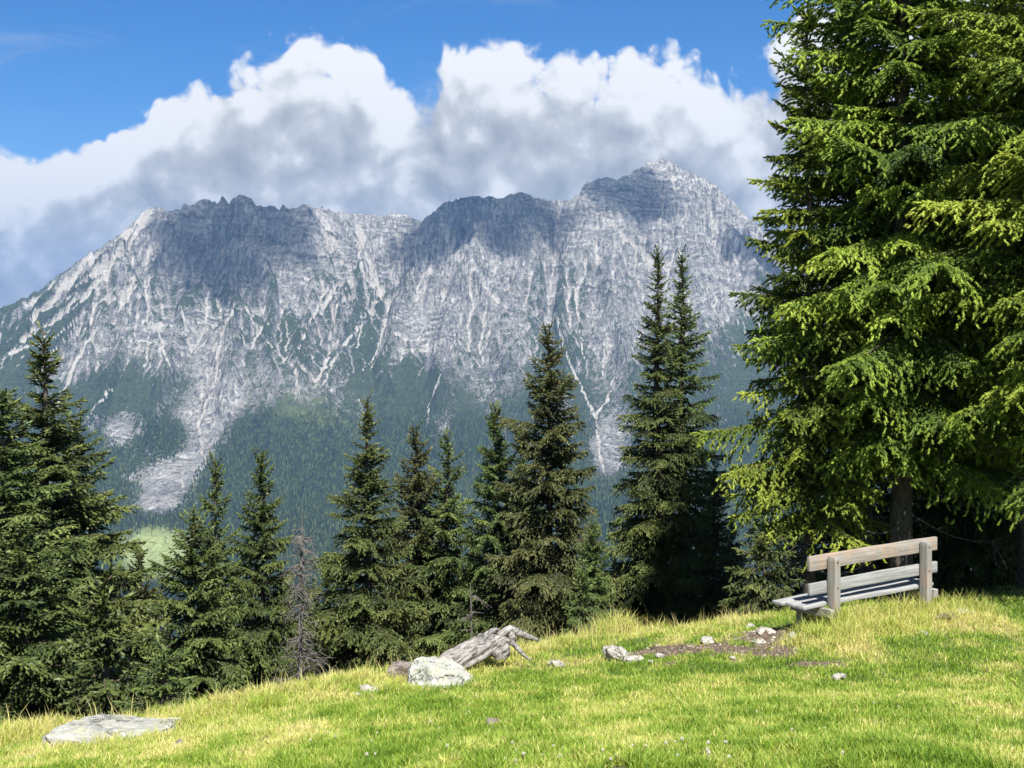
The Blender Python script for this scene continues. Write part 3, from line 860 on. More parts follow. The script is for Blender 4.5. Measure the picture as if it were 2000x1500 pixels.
def build_grass():
    rng = np.random.default_rng(21)
    mat = grass_material()
    # short turf
    N = 3750000
    y = 4.2 * (22.0 / 4.2) ** rng.random(N)            # ~1/y  times the width ~y: even in the picture
    x = (rng.random(N) * 2 - 1) * (0.61 * y + 0.4)
    keepp = rng.random(N) < np.clip(9.5 / y, 0.30, 1.0) * 0.30
    x, y = x[keepp], y[keepp]
    cr = crest_y(np.clip(x, -7, 11))
    ok = (y < cr + 0.6) & (dirt_mask(x, y) < 0.36)
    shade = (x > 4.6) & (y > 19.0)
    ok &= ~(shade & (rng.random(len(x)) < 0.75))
    x, y = x[ok], y[ok]
    ok = in_view(x, y, ground_z(x, y, False), 420, 420)
    x, y = x[ok], y[ok]
    n = len(x)
    dry = dry_mask(x, y)
    tint = np.clip(dry * 0.62 + rng.normal(0, 0.17, n) + 0.25 * (rng.random(n) < 0.12 + 0.25 * np.clip(dry, 0, 1)), 0, 1)
    clump = np.clip(fbm(x / 0.22, y / 0.22, 2, 71) + 0.5, 0.25, 1.3)
    tl = tall_mask(x, y)
    h = (0.035 + 0.045 * clump) * rng.uniform(0.6, 1.35, n) * (1 + 1.2 * tl)
    w = (0.0032 + 0.00035 * y) * rng.uniform(0.7, 1.3, n)
    o = blades('grass', x, y, h, w, np.clip(rng.normal(0.55, 0.25, n), 0.05, 1.1), tint, mat, 3)
    tag(o, 'short green and straw coloured meadow grass', 'grass', kind='stuff')
    # long dry grass on the rim, round the bench and round the rocks
    N = 690000
    y = rng.uniform(8.0, 20.5, N); x = (rng.random(N) * 2 - 1) * (0.61 * y)
    ok = rng.random(N) < tall_mask(x, y) ** 1.3 * 0.36
    ok &= (y < crest_y(np.clip(x, -7, 11)) + 0.5) & (dirt_mask(x, y) < 0.42)
    x, y = x[ok], y[ok]
    n = len(x)
    near_bench = np.max([np.exp(-((x - p[0]) ** 2 + (y - p[1]) ** 2) / .16) for p in TUFTS], axis=0)
    h = rng.uniform(0.06, 0.17, n) * (1 + .75 * near_bench * 1.5) * (0.55 + 0.6 * tall_mask(x, y)); w = rng.uniform(0.004, 0.0075, n)
    tint = np.clip(rng.normal(0.60, 0.17, n), 0.08, 1)
    o = blades('long_grass', x, y, h, w, np.clip(rng.normal(0.5, 0.3, n), 0.05, 1.0), tint, mat, 5, 0.8)
    tag(o, 'long dry yellow grass along the meadow rim and under the bench', 'grass', kind='stuff')
    # tall seeding stalks on the rim
    n = 900
    x = np.concatenate([rng.uniform(-4.6, 1.6, 620), rng.uniform(0.8, 3.4, 280)]); y = crest_y(x) + rng.normal(-0.15, 0.3, n)
    h = rng.uniform(0.12, 0.36, n); w = rng.uniform(0.004, 0.007, n)
    o = blades('seed_stalks', x, y, h, w, np.clip(rng.normal(0.35, 0.2, n), 0.02, 0.9), np.clip(rng.normal(0.85, 0.1, n), 0, 1), mat, 6, 0.4)
    tag(o, 'thin pale seeding grass stalks on the rim of the slope', 'grass', kind='stuff')

def build_gravel():
    """crumbs of stone and earth scattered over the bare ground"""
    rng = np.random.default_rng(4)
    n = 60000
    y = rng.uniform(11.5, 15.5, n); x = rng.uniform(.8, 4.6, n)
    ok = (dirt_mask(x, y) > 0.30) & (rng.random(n) < .35)
    x, y = x[ok], y[ok]; n = len(x)
    r = 0.006 * np.exp(rng.normal(0, .55, n))
    z = ground_z(x, y)
    P = rng.normal(size=(n, 6, 3)) * .25 + np.array([(1, 0, 0), (-1, 0, 0), (0, 1, 0), (0, -1, 0), (0, 0, .8), (0, 0, -.6)])[None]
    V = P * r[:, None, None] + np.stack([x, y, z + r * .2], -1)[:, None]
    T = np.array([(0, 2, 4), (2, 1, 4), (1, 3, 4), (3, 0, 4), (2, 0, 5), (1, 2, 5), (3, 1, 5), (0, 3, 5)])
    fc = (np.arange(n)[:, None, None] * 6 + T[None]).reshape(-1, 3)
    m, t = material('crumbled_stone')
    t.put(t.bsdf.inputs['Base Color'], t.ramp(t.attr('tint'), [(0.0, (0.06, 0.04, 0.026)), (0.6, (0.17, 0.125, 0.085)), (1.0, (0.40, 0.36, 0.30))]))
    o = mesh_from('gravel', V.reshape(-1, 3), fc, m, {'tint': np.repeat(rng.random(n) ** 1.3, 6)})
    tag(o, 'small stone crumbs on the bare brown earth by the bench', 'gravel', kind='stuff')

def build_tussocks():
    rng = np.random.default_rng(12)
    mat = bpy.data.materials['grass_blade']
    spots = [(1590, 1222, 1.0), (1640, 1226, 1.2), (1680, 1218, 1.1), (1720, 1214, 1.1), (1765, 1208, 1.2), (1812, 1200, 1.0), (1845, 1198, 1.0), (1885, 1196, 1.1), (1920, 1200, 1.0), (1600, 1250, .9), (1570, 1240, .8), (1650, 1246, .9),
             (1700, 1238, .8), (1740, 1232, .8), (1800, 1222, .7), (1860, 1216, .9), (1625, 1265, .6), (1560, 1262, .6), (1200, 1240, 1.3), (1225, 1236, 1.1), (1170, 1246, 1.0), (1290, 1236, .7), (1060, 1272, .7), (1100, 1262, .8), (985, 1290, .7),
             (905, 1356, .45), (872, 1362, .45), (835, 1356, .5), (802, 1352, .5), (780, 1340, .7), (935, 1345, .6), (940, 1318, .7), (345, 1425, 1.0), (330, 1440, 1.0), (300, 1458, .8), (250, 1464, .8), (200, 1468, .8), (150, 1466, .8), (100, 1455, .8), (60, 1444, 1.1), (380, 1408, 1.1), (520, 1388, 1.1), (610, 1350, .9),
             (700, 1330, .8), (430, 1380, 1.0), (470, 1372, .8), (560, 1356, .9), (660, 1340, .8), (20, 1452, 1.1), (1380, 1238, .7), (1440, 1226, .8), (1500, 1212, .8), (1545, 1205, .9)]
    xs, ys, hs, ti = [], [], [], []
    for q, (u, v, k) in enumerate(spots):
        p = on_ground(u, v)
        tall = 1.75 if q < 22 else 1.25
        n = int(300 * k)
        r = np.abs(rng.normal(0, .13 * k, n)); a = rng.uniform(0, 6.28, n)
        xs.append(p[0] + 1.3 * r * np.cos(a)); ys.append(p[1] + r * np.sin(a))
        hs.append(tall * rng.uniform(.09, .24, n) * k * np.exp(-(r / (.30 * k)) ** 2)); ti.append(np.clip(rng.normal(rng.uniform(.42, .72), .15, n), 0.05, 1))
    x, y, hh, tt = map(np.concatenate, (xs, ys, hs, ti))
    o = blades('tussock_grass', x, y, hh, rng.uniform(.0045, .0075, len(x)), np.clip(rng.normal(.5, .22, len(x)), .05, .95), tt, mat, 19, .9)
    tag(o, 'shaggy straw coloured grass tussocks round the bench, the rocks and along the rim', 'grass', kind='stuff')

build_ground()
build_grass()
build_tussocks()
build_gravel()
# ------------------------------------------------------------------ spruces
def tube_rings(path, rad, sides=6, rng=None, rough=0.0):
    """a tapering tube along a path: verts, quads"""
    path = np.asarray(path, float); rad = np.asarray(rad, float)
    n = len(path)
    tan = np.gradient(path, axis=0)
    tan /= np.linalg.norm(tan, axis=1)[:, None] + 1e-9
    ref = np.array([0, 0, 1.0]) if abs(tan[0][2]) < 0.8 else np.array([1.0, 0, 0])
    a = np.cross(tan, ref); a /= np.linalg.norm(a, axis=1)[:, None] + 1e-9
    b = np.cross(tan, a)
    th = np.linspace(0, 2 * np.pi, sides, endpoint=False)
    r = rad[:, None] * (1 + (rng.normal(0, rough, (n, sides)) if rng is not None and rough else 0))
    v = path[:, None] + r[..., None] * (np.cos(th)[None, :, None] * a[:, None] + np.sin(th)[None, :, None] * b[:, None])
    i = np.arange(n * sides).reshape(n, sides)
    f = np.stack([i[:-1], np.roll(i[:-1], -1, 1), np.roll(i[1:], -1, 1), i[1:]], -1).reshape(-1, 4)
    return v.reshape(-1, 3), f

class Bag:
    def __init__(self): self.v, self.f, self.n = [], [], 0
    def add(self, v, f):
        self.v.append(v); self.f.append(f + self.n); self.n += len(v)
    def tube(self, path, rad, sides=5, rng=None, rough=0.0):
        self.add(*tube_rings(path, rad, sides, rng, rough))
    def build(self, name, mat, parent=None, smooth=True, attrs=None):
        return mesh_from(name, np.concatenate(self.v), np.concatenate(self.f), mat, attrs, smooth, parent)

def shoot_template(near):
    """one needled shoot along +x, length 1: spindle core with needles that stand off it"""
    V, T = [], []
    if near:
        for k, (x, r) in enumerate(((0.0, .5), (0.35, 1.1), (0.8, .95))):
            for j in range(4):
                a = j * math.pi / 2 + k * 0.6
                V.append((x, r * math.cos(a), r * math.sin(a)))
        V.append((1.06, 0, 0))
        for k in range(2):
            for j in range(4):
                a, b = k * 4 + j, k * 4 + (j + 1) % 4
                T += [(a, b, b + 4), (a, b + 4, a + 4)]
        for j in range(4):
            T.append((8 + j, 8 + (j + 1) % 4, 12))
        for k in range(12):                             # standing needles
            x = 0.06 + 0.08 * k; a = k * 2.4
            i = len(V)
            c, s = math.cos(a), math.sin(a)
            V += [(x - .05, .5 * c, .5 * s), (x + .07, .5 * c, .5 * s), (x + .17, 2.0 * c, 2.0 * s)]
            T.append((i, i + 1, i + 2))
    else:
        for k, (x, r) in enumerate(((0.0, .6), (0.5, 1.15))):
            for j in range(3):
                a = j * 2 * math.pi / 3 + k * 1.0
                V.append((x, r * math.cos(a), r * math.sin(a)))
        V.append((1.05, 0, 0))
        for j in range(3):
            a, b = j, (j + 1) % 3
            T += [(a, b, b + 3), (a, b + 3, a + 3)]
            T.append((3 + j, 3 + (j + 1) % 3, 6))
        for k in range(3):
            x = 0.15 + 0.25 * k; a = k * 2.1 + .5
            i = len(V); c, s = math.cos(a), math.sin(a)
            V += [(x - .1, .5 * c, .5 * s), (x + .12, .5 * c, .5 * s), (x + .3, 2.1 * c, 2.1 * s)]
            T.append((i, i + 1, i + 2))
    return np.array(V), np.array(T)

def shoots_mesh(name, base, d, ln, wid, tint, mat, parent, near, rng):
    V, T = shoot_template(near)
    n = len(base)
    d = d / (np.linalg.norm(d, axis=1)[:, None] + 1e-9)
    r = rng.normal(size=(n, 3))
    a = np.cross(d, r); a /= np.linalg.norm(a, axis=1)[:, None] + 1e-9
    b = np.cross(d, a)
    P = (base[:, None] + (ln[:, None] * V[None, :, 0])[..., None] * d[:, None]
         + (wid[:, None] * V[None, :, 1])[..., None] * a[:, None] + (wid[:, None] * V[None, :, 2])[..., None] * b[:, None]).astype(np.float32)
    fc = (np.arange(n, dtype=np.int64)[:, None, None] * len(V) + T[None]).reshape(-1, 3)
    return mesh_from(name, P.reshape(-1, 3), fc, mat, {'tint': np.repeat(tint, len(V))}, parent=parent)

def spruce_geometry(rng, H, Rb, zlow=0.0, gap=0.26, per=6, near=False, droop=0.5, lat_gap=0.048, sh_gap=0.047, sh_len=0.09, sh_wid=0.0135, profile=0.80, ragged=0.22, ztop=None, dens=1.0, thin=0.0, waist=0.0):
    """shoots and branch wood of a spruce of height H, widest radius Rb; origin at its foot"""
    B, D, L, Wd, Ti = [], [], [], [], []
    wood = Bag()
    z = H - 0.10
    k = 0
    up0 = np.array([0, 0, 1.0])
    # leader
    for zz in np.arange(H - 0.35, H, 0.04):
        for q in range(3):
            a = rng.uniform(0, 6.28)
            B.append(np.array([[0, 0, zz]])); D.append(np.array([[math.cos(a) * .8, math.sin(a) * .8, 1.0]])); L.append(np.array([0.06])); Wd.append(np.array([sh_wid])); Ti.append(np.array([.6]))
    while z > zlow:
        f = (H - z) / H
        rad = Rb * min(1.0, (f / 0.92)) ** profile
        if f > 0.9: rad *= 1 - 0.6 * (f - 0.9)
        if f > 0.62: rad *= 1 - waist * (f - 0.62)
        if ztop is None or z < ztop:
            nb = per if f > 0.12 else 4
            a0 = rng.uniform(0, 6.28)
            for j in range(nb):
                if thin and rng.random() < thin: continue
                az = a0 + 6.283 * j / nb + rng.normal(0, 0.22)
                ln = max(0.10, rad * (1 + rng.normal(0, ragged)) + 0.05)
                e0 = np.interp(f, [0, 0.12, 0.35, 0.7, 1], [0.95, 0.50, 0.15, -0.12, -0.25]) + rng.normal(0, 0.10)
                zb = z + rng.normal(0, gap * 0.3)
                branch(rng, B, D, L, Wd, Ti, wood, zb, az, ln, e0, f, droop, lat_gap / dens, sh_gap / dens, sh_len, sh_wid)
            # small shoots between the whorls
            for j in range(int(per * 0.8)):
                az = rng.uniform(0, 6.28)
                branch(rng, B, D, L, Wd, Ti, wood, z - gap * rng.uniform(.2, .8), az, max(.08, rad * rng.uniform(.25, .65)), rng.uniform(-.3, .35), f, droop, lat_gap * 1.5 / dens, sh_gap * 1.3 / dens, sh_len, sh_wid)
        z -= gap * (0.55 + 0.7 * min(1, f * 2.5)) * rng.uniform(0.8, 1.2)
        k += 1
    return np.concatenate(B), np.concatenate(D), np.concatenate(L), np.concatenate(Wd), np.concatenate(Ti), wood

def branch(rng, B, D, L, Wd, Ti, wood, zb, az, ln, e0, f, droop, lg, sg, shl, shw):
    s = np.linspace(0, 1, 9)
    hx = np.array([math.cos(az), math.sin(az), 0]); side = np.array([-math.sin(az), math.cos(az), 0])
    sag = droop * (0.30 + 0.5 * f) * rng.uniform(.6, 1.3)
    hz = ln * (math.tan(max(-1.2, min(1.2, e0))) * s - sag * s * s + 0.42 * sag * s ** 3 * 1.6)
    bend = ln * rng.normal(0, 0.10) * s * s
    ax = s[:, None] * ln * hx * math.cos(e0 * .5) + bend[:, None] * side + np.array([0, 0, 1.0]) * (zb + hz)[:, None]
    wood.tube(ax, np.linspace(0.010 + 0.010 * ln, 0.003, 9), 4)
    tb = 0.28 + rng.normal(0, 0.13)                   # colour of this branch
    def point(t):
        return np.stack([np.interp(t, s, ax[:, c]) for c in range(3)], -1)
    def tang(t):
        return point(np.minimum(t + .05, 1.0)) - point(t - .05)
    # shoots on the branch itself
    t0 = np.arange(0.12, 1.0, 0.035 / max(ln, .1) * (sg / .05) ** 1.0)
    if len(t0):
        P = point(t0); tg = tang(t0); tg /= np.linalg.norm(tg, axis=1)[:, None]
        n = len(t0)
        d = tg * 0.9 + side * rng.normal(0, .55, n)[:, None] + up_v * rng.normal(0.05, .3, n)[:, None]
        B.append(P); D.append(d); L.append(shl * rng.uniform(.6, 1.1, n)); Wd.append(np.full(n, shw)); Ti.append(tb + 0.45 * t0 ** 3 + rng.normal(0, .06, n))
    B.append(point(np.array([1.0]))); D.append(tang(np.array([1.0]))); L.append(np.array([shl * 1.3])); Wd.append(np.array([shw])); Ti.append(np.array([tb + .3]))
    # hanging side twigs on both sides
    nl = int(ln * 0.92 / lg)
    if nl < 1: return
    tl = np.linspace(0.10, 0.97, nl) + rng.normal(0, .01, nl)
    tl = np.clip(tl, .05, .99)
    for sgn in (-1, 1):
        P0 = point(tl); tg = tang(tl); tg /= np.linalg.norm(tg, axis=1)[:, None]
        ll = ln * (0.10 + 0.40 * (1 - tl) ** .8) * np.clip(tl / .22, .35, 1) * rng.uniform(.55, 1.2, nl) + 0.03
        ll = np.minimum(ll, 0.62)
        sw = rng.uniform(.55, 1.0, nl)
        dr = rng.uniform(0.3, 1.15, nl) * (0.4 + 0.8 * f)
        d0 = tg * rng.uniform(.45, .95, nl)[:, None] + sgn * side * sw[:, None] + up_v * (0.12 - 0.25 * dr)[:, None]
        d0 /= np.linalg.norm(d0, axis=1)[:, None]
        m = np.maximum(1, (ll / sg).astype(int))
        idx = np.repeat(np.arange(nl), m)
        off = np.arange(len(idx)) - np.repeat(np.cumsum(m) - m, m)
        t = (off + 0.35 + rng.uniform(-.25, .25, len(idx))) / m[idx]
        dd = d0[idx] * (t * ll[idx])[:, None] - up_v * (dr[idx] * ll[idx] * t * t * 0.85)[:, None]
        loc = P0[idx] + dd
        tn = d0[idx] - up_v * (1.7 * dr[idx] * t)[:, None]
        tn /= np.linalg.norm(tn, axis=1)[:, None]
        sd_ = np.cross(tn, up_v); sd_ /= np.linalg.norm(sd_, axis=1)[:, None] + 1e-6
        par = np.where(off % 3 == 0, 0, np.where(off % 3 == 1, 1, -1))
        n = len(idx)
        d = tn * 0.85 + sd_ * (par * rng.uniform(.45, .9, n))[:, None] - up_v * rng.uniform(0.0, .55, n)[:, None] * (0.3 + f)
        tip = t * (0.35 + 0.65 * tl[idx])
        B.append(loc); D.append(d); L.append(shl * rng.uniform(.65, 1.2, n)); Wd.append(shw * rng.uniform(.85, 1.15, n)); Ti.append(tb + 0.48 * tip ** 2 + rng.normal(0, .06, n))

up_v = np.array([0, 0, 1.0])

def needle_material(name, stops, trans=0.22):
    m, t = material(name)
    col = t.ramp(t.attr('tint'), stops)
    oi = t.n('ShaderNodeObjectInfo').outputs['Random']
    hs = t.n('ShaderNodeHueSaturation')
    t.put(hs.inputs['Hue'], t.lin(oi, 0, 1, 0.488, 0.512)); t.put(hs.inputs['Value'], t.lin(oi, 0, 1, 0.85, 1.15))
    hs.inputs['Saturation'].default_value = 1.0
    t.put(hs.inputs['Color'], col)
    col = hs.outputs[0]
    t.put(t.bsdf.inputs['Base Color'], col)
    t.bsdf.inputs['Roughness'].default_value = 0.5
    t.bsdf.inputs['Specular IOR Level'].default_value = 0.28
    tr = t.n('ShaderNodeBsdfTranslucent'); t.put(tr.inputs[0], col)
    mx = t.n('ShaderNodeMixShader'); mx.inputs[0].default_value = trans
    t.link(t.bsdf.outputs[0], mx.inputs[1]); t.link(tr.outputs[0], mx.inputs[2])
    t.link(mx.outputs[0], t.out.inputs['Surface'])
    return m

def bark_material(name, dark, light, scale=1.0):
    m, t = material(name)
    tc = t.n('ShaderNodeTexCoord').outputs['Object']
    n = t.noise(t.vmath('MULTIPLY', tc, (18 * scale, 18 * scale, 5 * scale)), 1.0, 5, 0.7)
    p = t.voro(t.vmath('MULTIPLY', tc, (26 * scale, 26 * scale, 9 * scale)), 1.0)
    col = t.mix(t.smooth(t.math('ADD', n, t.math('MULTIPLY', p, 0.3)), 0.35, 0.8), dark, light)
    t.put(t.bsdf.inputs['Base Color'], col)
    t.put(t.bsdf.inputs['Normal'], t.bump(t.math('ADD', n, p), 0.8, 0.02))
    return m

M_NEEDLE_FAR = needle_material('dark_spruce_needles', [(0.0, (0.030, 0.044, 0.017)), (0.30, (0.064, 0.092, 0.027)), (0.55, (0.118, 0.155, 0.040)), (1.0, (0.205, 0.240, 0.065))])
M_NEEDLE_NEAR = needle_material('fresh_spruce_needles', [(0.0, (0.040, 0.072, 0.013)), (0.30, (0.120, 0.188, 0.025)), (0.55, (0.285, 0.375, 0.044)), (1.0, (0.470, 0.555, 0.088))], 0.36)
M_NEEDLE_DRY = needle_material('brownish_spruce_needles', [(0.0, (0.036, 0.040, 0.017)), (0.35, (0.070, 0.084, 0.028)), (0.6, (0.120, 0.130, 0.042)), (1.0, (0.19, 0.18, 0.065))])
M_BARK = bark_material('spruce_bark', (0.028, 0.022, 0.018), (0.105, 0.088, 0.073))
M_TWIG = bark_material('twig_bark', (0.030, 0.022, 0.015), (0.085, 0.065, 0.045))
M_DEAD = bark_material('weathered_dead_wood', (0.052, 0.046, 0.040), (0.185, 0.170, 0.152))

def trunk_mesh(rng, H, r0, parent, name='trunk', mat=None, sink=0.6, lean=0.0):
    zs = np.linspace(-sink, H, 16)
    fr = np.clip(zs / H, 0, 1)
    path = np.stack([0.02 * np.sin(zs * 1.3) + lean * fr * fr, 0.02 * np.cos(zs * 1.1), zs], -1)
    rr = r0 * (1 - fr) ** 0.85 + 0.006 + 0.35 * r0 * np.exp(-np.maximum(zs + .1, 0) * 3.0)
    b = Bag(); b.tube(path, rr, 10, rng, 0.05)
    return b.build(name, mat or M_BARK, parent)

def dead_twigs(rng, z0, z1, n, ln, parent, name='dead_branch', r=0.011):
    """bare grey branches below the living crown, each with finer twigs"""
    b = Bag()
    for i in range(n):
        zb = rng.uniform(z0, z1); az = rng.uniform(0, 6.28)
        l = ln * rng.uniform(.45, 1.1)
        s = np.linspace(0, 1, 7)
        h = np.array([math.cos(az), math.sin(az), 0]); sd_ = np.array([-math.sin(az), math.cos(az), 0])
        P = s[:, None] * l * h + (rng.normal(0, .15) * l * s * s)[:, None] * sd_ + up_v * (zb - l * rng.uniform(.1, .5) * s + l * .35 * s ** 3)[:, None]
        b.tube(P, np.linspace(r, .002, 7), 4)
        for q in range(rng.integers(3, 8)):
            k = rng.integers(1, 6); d = h * rng.uniform(.2, .8) + sd_ * rng.choice([-1, 1]) * rng.uniform(.4, 1) + up_v * rng.uniform(-.6, .2)
            t_ = np.linspace(0, 1, 4)[:, None]
            b.tube(P[k] + t_ * d * l * rng.uniform(.12, .38) - up_v * (t_ ** 2) * .06, np.linspace(.005, .0015, 4), 3)
    return b.build(name, M_DEAD, parent)

def make_spruce(seed, H, Rb, name='spruce', near=False, mat=None, trunk_r=None, dead=0, **kw):
    rng = np.random.default_rng(seed)
    root = empty(name, (0, 0, 0))
    B, D, L, W, Ti, wood = spruce_geometry(rng, H, Rb, near=near, **kw)
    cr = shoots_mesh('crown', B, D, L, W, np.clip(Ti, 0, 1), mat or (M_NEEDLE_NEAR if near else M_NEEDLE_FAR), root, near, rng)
    wood.build('branch_wood', M_TWIG, cr)
    trunk_mesh(rng, H - 0.15, trunk_r or 0.016 * H + 0.02, root)
    if dead:
        dead_twigs(rng, max(0.5, kw.get('zlow', 0) - 1.3), kw.get('zlow', 0) + 1.0, dead, Rb * 0.75, root)
    return root

def copy_tree(o, parent=None):
    c = o.copy(); COL.objects.link(c)
    if parent is not None: c.parent = parent
    for ch in list(o.children):
        copy_tree(ch, c)
    return c

def place(root, u, vtop, Y, H, turn=0.0, fat=1.0, tilt=0.0):
    """stand a spruce of natural height H so that its top is where the photograph shows it"""
    p = at(u, vtop, Y)
    g = ground_z(p[0], Y)[0]
    s = (p[2] - g) / (H + 0.18)
    root.location = (p[0], Y, g)
    root.scale = (s * fat, s * fat, s)
    root.rotation_euler = (0, tilt, turn)
    return s

# ------- the row of spruces below the rim: a few grown kinds, each copied
# natural height / radius are kept near the real ones so that shoots keep their size
TREES = [  # u, v of top, distance, kind, fatness, label
    (8, 742, 19.0, 0, 1.25, 'broad dark spruce cut by the left edge of the picture'),
    (86, 640, 21.5, 1, 1.28, 'tall broad spruce with a slim spire, tallest at the left end of the row'),
    (150, 800, 23.5, 2, 1.15, 'dense spruce half hidden behind the tall broad spruce at the left'),
    (273, 1055, 24.0, 3, 0.85, 'short spruce with a brownish top in front of the pale valley meadow'),
    (421, 878, 27.0, 2, 0.72, 'slim ragged spruce behind two greener spruces, left of centre'),
    (378, 985, 19.5, 4, 0.95, 'fresh green spruce standing just behind the rim, right of the valley meadow'),
    (512, 864, 22.0, 0, 0.80, 'dense pointed spruce just left of the grey dead tree'),
    (718, 768, 21.0, 1, 0.92, 'tall full spruce behind the pale boulder'),
    (813, 828, 24.5, 3, 0.80, 'slender brownish spruce right of the full spruce behind the boulder'),
    (874, 836, 24.0, 2, 0.78, 'slender spruce with an open crown behind the weathered log'),
    (968, 774, 23.0, 0, 0.72, 'narrow spruce left of the large central one with long left branches'),
    (1022, 822, 25.5, 2, 0.70, 'shorter spruce tucked against the left of the large central spruce'),
    (1072, 630, 22.5, 3, 0.86, 'large pyramid shaped spruce in the centre with brownish branch ends'),
    (1284, 480, 24.5, 5, 0.90, 'left one of two tall twin spruces, with the thinner pointed spire'),
    (1332, 484, 25.2, 6, 0.95, 'right one of two tall twin spruces, beside the big near spruces'),
    (1158, 1010, 21.0, 4, 0.62, 'small spruce low between the central pyramid and the twin spruces'),
    (45, 1010, 17.0, 4, 1.15, 'bushy low spruce in the left corner behind the flat slab'),
    (640, 1080, 22.5, 2, 0.80, 'low dark spruce between the dead tree and the full spruce'),
    (1395, 905, 23.0, 2, 0.85, 'dark spruce filling the gap left of the big near spruces'),
]
FILL = [  # lower spruces that close the row from behind
    (452, 1085, 27.5, 2, 1.0, 'low spruce closing the gap between the fresh green spruce and the dense pointed one'), (556, 1120, 27.0, 0, .9, 'low dark spruce directly left of the grey dead tree'),
    (612, 1128, 28.0, 3, .9, 'low brownish spruce directly behind the grey dead tree'), (690, 1040, 28.5, 2, 1.0, 'spruce behind the left side of the full spruce above the boulder'),
    (770, 1010, 28.0, 0, .9, 'spruce in shade between the full spruce and the slender brownish one'), (845, 1060, 28.5, 2, .9, 'low spruce between the two slender spruces above the log'),
    (925, 1030, 28.0, 3, .9, 'low spruce right of the slender open spruce, above the log'), (1112, 1010, 28.0, 0, 1.0, 'spruce behind the right side of the central pyramid'),
    (1200, 1080, 28.0, 2, 1.0, 'low spruce in front of the pale crag, left of the twin spruces'), (1430, 1010, 27.0, 0, .9, 'dark low spruce in the gap right of the twin spruces'),
]
def build_row():
    kinds = [
        make_spruce(101, 8.6, 1.75, gap=.25, per=8, droop=.50),
        make_spruce(102, 9.4, 2.0, gap=.27, per=8, droop=.55, ragged=.30, profile=1.0),
        make_spruce(103, 8.2, 1.55, gap=.24, per=7, droop=.55, ragged=.32, thin=.10),
        make_spruce(104, 8.8, 1.9, gap=.25, per=8, droop=.45, mat=M_NEEDLE_DRY, ragged=.28),
        make_spruce(105, 5.2, 1.7, gap=.21, per=7, droop=.35),
        make_spruce(106, 12.0, 1.9, gap=.27, per=7, droop=.60, ragged=.26, profile=1.0),
        make_spruce(107, 12.0, 2.0, gap=.27, per=7, droop=.55, ragged=.28, profile=1.0),
    ]
    nat = [8.6, 9.4, 8.2, 8.8, 5.2, 12.0, 12.0]
    used = set()
    rng = np.random.default_rng(9)
    for (u, v, Y, k, fat, lab) in TREES + FILL:
        o = kinds[k] if k not in used else copy_tree(kinds[k])
        used.add(k)
        sc = place(o, u, v, Y * 1.06, nat[k], rng.uniform(0, 6.28), fat * (0.90 if 200 < u < 560 else 1.04))
        tag(o, lab, 'spruce', 'spruces in a row below the rim')
    # young spruces in front of the row
    young = make_spruce(110, 1.9, .62, name='young_spruce', gap=.15, per=5, droop=.1, lat_gap=.05, sh_gap=.045, sh_len=.075)
    for i, (u, v, Y, fat, lab) in enumerate([(203, 1098, 15.5, 1.0, 'young spruce with a thin upright leader in front of the tall left spruce'),
                                   (1137, 1092, 18.0, .8, 'young feathery spruce in front of the central pyramid spruce'),
                                   (320, 1245, 14.5, 1.3, 'low young spruce just behind the rim, right of the flat slab')]):
        o = young if i == 0 else copy_tree(young)
        place(o, u, v, Y, 1.9, rng.uniform(0, 6.28), fat)
        tag(o, lab, 'young spruce', 'young spruces at the rim')

